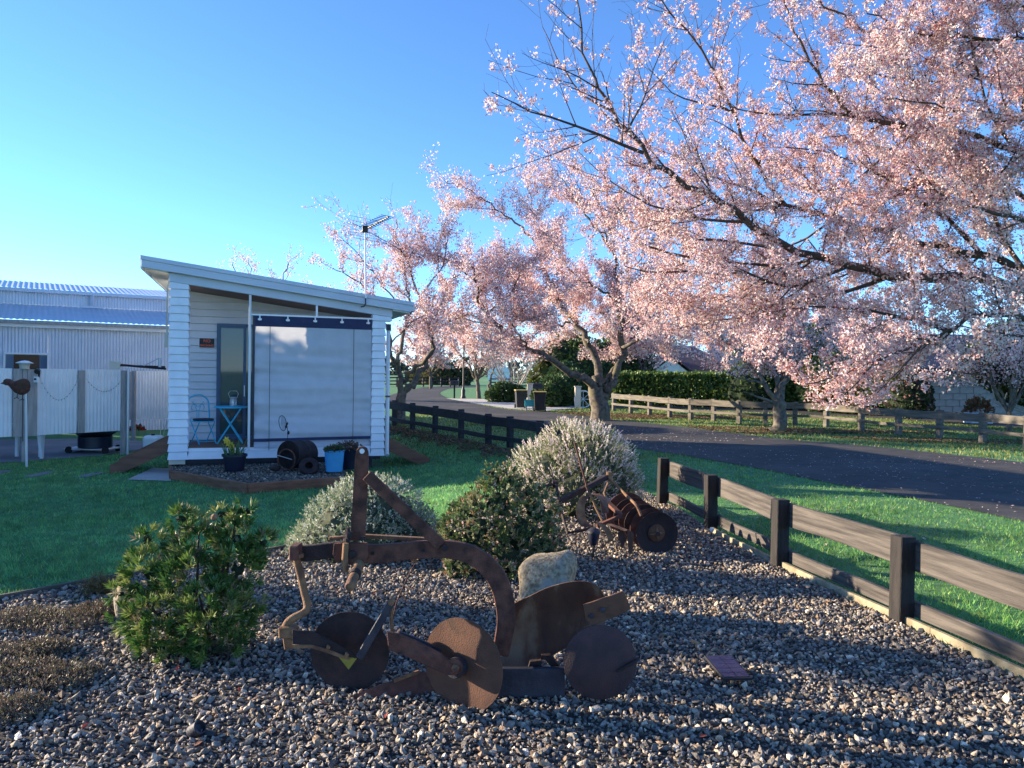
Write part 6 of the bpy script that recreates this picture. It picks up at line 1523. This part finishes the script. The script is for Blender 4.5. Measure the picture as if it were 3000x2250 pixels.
pos = pos[live[idx]]
crown(nt_, pos, .0168, CUP3, int(len(pos) * .45), .020, BUD2)
print('NEAR', len(pos), len(tubes))

# --- the other cherries
def ptree(label, limbs, base, levels, per_m, off, size, budf, cup=CUP3, bark='bark', group=None, bark2='bark_dark', keep=None, tintmul=1.0, rsplit=.03, bare=None):
    t = thing('cherry_tree', label, 'tree', base, group=group)
    tubes, twigs = grow(limbs, levels, keep=keep, jig=.10)
    wood(t, tubes, bark, bark2, rsplit)
    p = flowers_at(twigs, per_m, off)
    if keep is not None: p = p[[keep(Vector(q)) for q in p]]
    if bare: p = p[rng.uniform(0, 1, len(p)) < np.clip(1 - (p[:, 2] - bare[0]) / (bare[1] - bare[0]), bare[2], 1)]
    crown(t, p, size, cup, int(len(p) * budf), size * 1.1, BUD2, tintmul); print(label[:30], len(p), len(tubes)); return t, len(p)
def Q(x, y): return 1200 + x / 2.212, 500 + y / 2.212
def QL(pts, Y0, Y1): return PL([Q(*p) for p in pts], Y0, Y1)
Ym = 28.5
bt = G(1751, 1228); bt.y = Ym
tr = [([V(bt.x, Ym, -.1), V(bt.x - .0, Ym, .5)] + QL([(1215, 1480), (1205, 1400)], Ym, Ym), .40, .27),
      (QL([(1195, 1420), (1120, 1340), (1050, 1310), (900, 1230), (780, 1160), (680, 1100), (600, 1030), (500, 930), (450, 830), (440, 720), (380, 600)], Ym, Ym - 2.5), .17, .02),
      (QL([(510, 930), (600, 850), (680, 760), (720, 640)], Ym - 1.8, Ym - 2.5), .06, .012),
      (QL([(1208, 1400), (1215, 1300), (1160, 1120), (1060, 970), (960, 860), (850, 780), (720, 690), (600, 660), (400, 640)], Ym, Ym + 2), .19, .015),
      (QL([(960, 860), (920, 750), (860, 600), (850, 500), (800, 300), (760, 60)], Ym + 1, Ym + .5), .08, .012),
      (QL([(1230, 1500), (1270, 1430), (1330, 1350), (1380, 1200), (1372, 1050), (1370, 880), (1350, 680), (1300, 500), (1250, 340), (1150, 200)], Ym, Ym + .5), .21, .015),
      (QL([(1380, 1150), (1500, 1100), (1650, 1110), (1800, 1080), (1950, 1060)], Ym, Ym - 2), .08, .012),
      (QL([(1345, 690), (1450, 620), (1560, 590), (1700, 600)], Ym + .3, Ym - 1.5), .06, .012),
      (QL([(1230, 1400), (1330, 1260), (1420, 1130), (1520, 960), (1600, 800)], Ym, Ym + 3), .11, .015),
      (QL([(850, 500), (700, 350), (540, 230), (400, 140), (220, 60)], Ym + .6, Ym + .5), .05, .01),
      (QL([(1300, 500), (1150, 300), (1050, 150), (960, 20), (880, -60)], Ym + .4, Ym + 1), .05, .01),
      (QL([(440, 720), (300, 620), (200, 560), (60, 520), (-40, 560)], Ym - 2.2, Ym - 2.5), .035, .01),
      (QL([(600, 1030), (500, 1000), (380, 960), (260, 930), (150, 960)], Ym - 1.6, Ym - 2), .035, .01),
      (QL([(780, 1160), (700, 1050), (640, 900), (560, 760)], Ym - 1, Ym - 4), .05, .012),
      (QL([(1060, 970), (980, 1000), (880, 990), (780, 950), (650, 960)], Ym + .6, Ym - 3), .05, .012),
      (QL([(1370, 880), (1250, 780), (1100, 700), (980, 560), (900, 420)], Ym + .2, Ym - 3), .06, .012),
      (QL([(1380, 1000), (1500, 900), (1620, 800), (1750, 740)], Ym + .2, Ym - 3), .06, .012),
      (QL([(1370, 1050), (1280, 950), (1180, 880), (1080, 820)], Ym, Ym + 4), .06, .012),
      (QL([(1160, 1120), (1080, 1050), (960, 1060), (820, 1030)], Ym, Ym + 4), .05, .012)]
LV = [dict(step=.34, start=.3, ang=52, len=(.9, 2.3), n=6, wob=.17, r=.022, sides=4, bias=(0, 0, .22)), dict(step=.26, start=.12, ang=45, len=(.35, 1.0), n=4, wob=.2, r=.009, sides=3, rmin=.004)]
lowm = P(1400, 1085, Ym).z
ptree('big pink cherry tree with a lichen grey forked trunk across the road', tr, (bt.x, Ym, 0), LV, 92, .10, .046, .5, keep=lambda p: p.z > 2.15, bare=(7.0, 12.0, .14))

Yk = 25.
kb = G(1177, 1247)
def KP(pts, Y0, Y1): return PL([(1100 + x / 2.765, 900 + y / 2.765) for x, y in pts], Y0, Y1)
tr = [([V(kb.x, Yk, -.1)] + KP([(205, 960), (205, 760), (215, 680)], Yk, Yk), .20, .15),
      (KP([(210, 700), (215, 600), (195, 490), (160, 440), (140, 380)], Yk, Yk - .8) + PL([(1140, 980), (1110, 920), (1080, 860), (1040, 820), (980, 790)], Yk - .8, Yk - 1.5), .11, .012),
      (KP([(215, 690), (290, 640), (350, 560), (400, 470), (460, 380), (455, 250), (430, 130)], Yk, Yk + .8) + PL([(1240, 880), (1200, 800), (1180, 740), (1150, 690)], Yk + .8, Yk + 1), .12, .012),
      (KP([(225, 600), (300, 520), (400, 430), (470, 330), (450, 200)], Yk, Yk - 1) + PL([(1280, 900), (1330, 820), (1380, 760)], Yk - 1, Yk - 1), .09, .012),
      (PL([(1110, 920), (1060, 900), (1010, 860), (960, 850)], Yk - .8, Yk - 1.2), .03, .01),
      (PL([(1165, 1060), (1185, 980), (1200, 900), (1190, 820), (1170, 720), (1160, 650)], Yk, Yk + 1.5), .07, .012),
      (PL([(1200, 900), (1130, 850), (1080, 780), (1030, 720), (990, 690)], Yk + .5, Yk + .5), .035, .008),
      (PL([(1230, 870), (1290, 790), (1310, 700), (1300, 640)], Yk + .8, Yk + 1.5), .035, .008),
      (PL([(1180, 740), (1120, 700), (1060, 670), (1010, 640)], Yk + .9, Yk + .6), .02, .006),
      (PL([(1265, 960), (1320, 940), (1380, 920), (1420, 960)], Yk, Yk - 1.5), .035, .008),
      (PL([(1150, 1000), (1190, 960), (1230, 930), (1290, 920)], Yk - .4, Yk - 2), .03, .008)]
LK = [dict(step=.30, start=.25, ang=50, len=(.6, 1.7), n=6, wob=.17, r=.018, sides=4, bias=(-.05, 0, .22)), dict(step=.24, start=.12, ang=45, len=(.3, .8), n=4, wob=.2, r=.008, sides=3, rmin=.0035)]
ptree('pink cherry tree with twisting dark trunk just right of the cabin', tr, (kb.x, Yk, 0), LK, 56, .07, .042, .6, keep=lambda p: p.z > 2.6, bare=(4.5, 7.5, .15))

Yr = 24.
rb = G(2283, 1271)
def RP(pts, Y0, Y1): return PL([(2200 + x / 2.765, 750 + y / 2.765) for x, y in pts], Y0, Y1)
tr = [([V(rb.x, Yr, -.1)] + RP([(230, 1400), (232, 1260), (235, 1180)], Yr, Yr), .25, .18),
      (RP([(235, 1200), (180, 1130), (100, 1030), (20, 900), (-100, 800), (-200, 700), (-330, 640)], Yr, Yr + .5), .11, .012),
      (RP([(232, 1190), (215, 1080), (205, 960), (195, 850), (210, 700), (220, 560), (180, 400)], Yr, Yr + 1), .12, .012),
      (RP([(238, 1180), (260, 1050), (300, 960), (370, 830), (430, 740), (520, 690), (650, 690), (760, 640)], Yr, Yr - .5), .12, .012),
      (RP([(250, 1100), (260, 960), (270, 850), (330, 700), (400, 560)], Yr, Yr + 2), .09, .012),
      (RP([(235, 1210), (120, 1160), (30, 1130), (-60, 1100)], Yr, Yr - .8), .07, .01),
      (RP([(430, 740), (520, 620), (640, 540), (780, 520), (900, 480)], Yr - .3, Yr + 1), .05, .01),
      (RP([(520, 690), (640, 760), (760, 790), (900, 760)], Yr - .4, Yr - 1.5), .04, .01),
      (RP([(20, 900), (-60, 760), (-100, 620), (-60, 480)], Yr + .3, Yr + 1.5), .05, .01),
      (RP([(100, 1030), (0, 1010), (-120, 980), (-260, 900)], Yr, Yr - 1.5), .04, .01)]
ptree('pink cherry tree with pale spreading trunk before the grey fence', tr, (rb.x, Yr, 0), LK, 84, .09, .043, .5, keep=lambda p: p.z > 1.7)
# farther cherries along the road
def far_tree(label, px, pyb, H, Rr, seedn, dens=34, size=.09, lean=0, trunk2=False, Yover=None, low=2.0):
    random.seed(seedn); b = G(px, pyb)
    if Yover: b = V(P(px, 1100, Yover).x, Yover, 0)
    L = [([b - V(0, 0, .1), b + V(lean * .2, 0, H * .12), b + V(lean * .5, 0, H * .25)], .045 * H * .6, .03 * H * .6)]
    top = b + V(lean * .5, 0, H * .22)
    for k in range(8):
        a = k * .785 + random.uniform(-.3, .3); el = random.uniform(.5, 1.2)
        e = top + V(math.cos(a) * Rr * math.cos(el) * 1.1, math.sin(a) * Rr * math.cos(el) * 1.1, H * .7 * math.sin(el))
        mid = top.lerp(e, .5) + V(random.uniform(-.3, .3), random.uniform(-.3, .3), .2 + random.uniform(0, .4))
        L.append(([top - V(0, 0, .2), top.lerp(mid, .5) + rvec() * .15, mid, e], .012 * H, .02))
    if trunk2: L.append(([b + V(.7, .3, -.1), b + V(.6, .2, H * .15), b + V(.9, .2, H * .3), b + V(1.3, .1, H * .6)], .03 * H * .6, .03))
    return ptree(label, L, (b.x, b.y, 0), [dict(step=.42, start=.25, ang=50, len=(.8, 2.0), n=5, wob=.18, r=.02, sides=3, bias=(0, 0, .2)), dict(step=.4, start=.1, ang=45, len=(.4, 1.0), n=3, wob=.2, r=.01, sides=3, rmin=.005)],
                 dens, .10, size, .4, keep=lambda p: p.z > low)
far_tree('distant pink cherry with twin grey trunks on the grass island', 1404, 1168, 6.0, 4.0, 21, trunk2=True, dens=40, size=.075, lean=-.4)
far_tree('pale pink cherry far behind the cabin roof', 770, 1130, 9.6, 3.6, 22, Yover=46, dens=20, size=.055)
far_tree('distant pink cherry beyond the lamp post', 1262, 1136, 6.5, 4.6, 23, Yover=74, dens=26, size=.12)
far_tree('distant pink cherry between the big trunk and the hedge house', 1880, 1150, 8.0, 5.0, 24, Yover=54, dens=34, size=.10)
far_tree('distant pink cherry right of the hedge, above the garage roof', 2480, 1150, 7.0, 5.0, 25, Yover=46, dens=34, size=.10)
far_tree('distant pink cherry filling the gap behind the third cherry', 2140, 1150, 9.0, 6.0, 27, Yover=62, dens=36, size=.11)
far_tree('small pale cherry in the garden at the far right by the planter', 2960, 1180, 3.6, 2.0, 26, Yover=25.5, dens=36, size=.05, low=1.5)
random.seed(9)
# bare pale shrub
q = G(1505, 1165); q.y = 46; q.x = P(1505, 1100, 46).x
sb_ = thing('bare_shrub', 'leafless pale branched shrub between the bins and the lamp post', 'shrub', (q.x, q.y, 0))
L = []
for k in range(11):
    a = random.uniform(0, 6.28); s = random.uniform(.5, 1.25)
    L.append(([q.copy(), q + V(math.cos(a) * .5 * s, math.sin(a) * .5 * s, 1.0), q + V(math.cos(a) * 1.3 * s, math.sin(a) * 1.3 * s, 2.2), q + V(math.cos(a) * 1.7 * s, math.sin(a) * 1.7 * s, 3.3)], .06, .012))
tubes, _ = grow(L, [dict(step=.4, start=.3, ang=35, len=(.5, 1.2), n=4, wob=.12, r=.03, sides=4, rmin=.012), dict(step=.4, start=.2, ang=35, len=(.3, .6), n=3, wob=.15, r=.016, sides=3, rmin=.010)])
wood(sb_, tubes, 'bark_pale', 'bark_pale', .02)
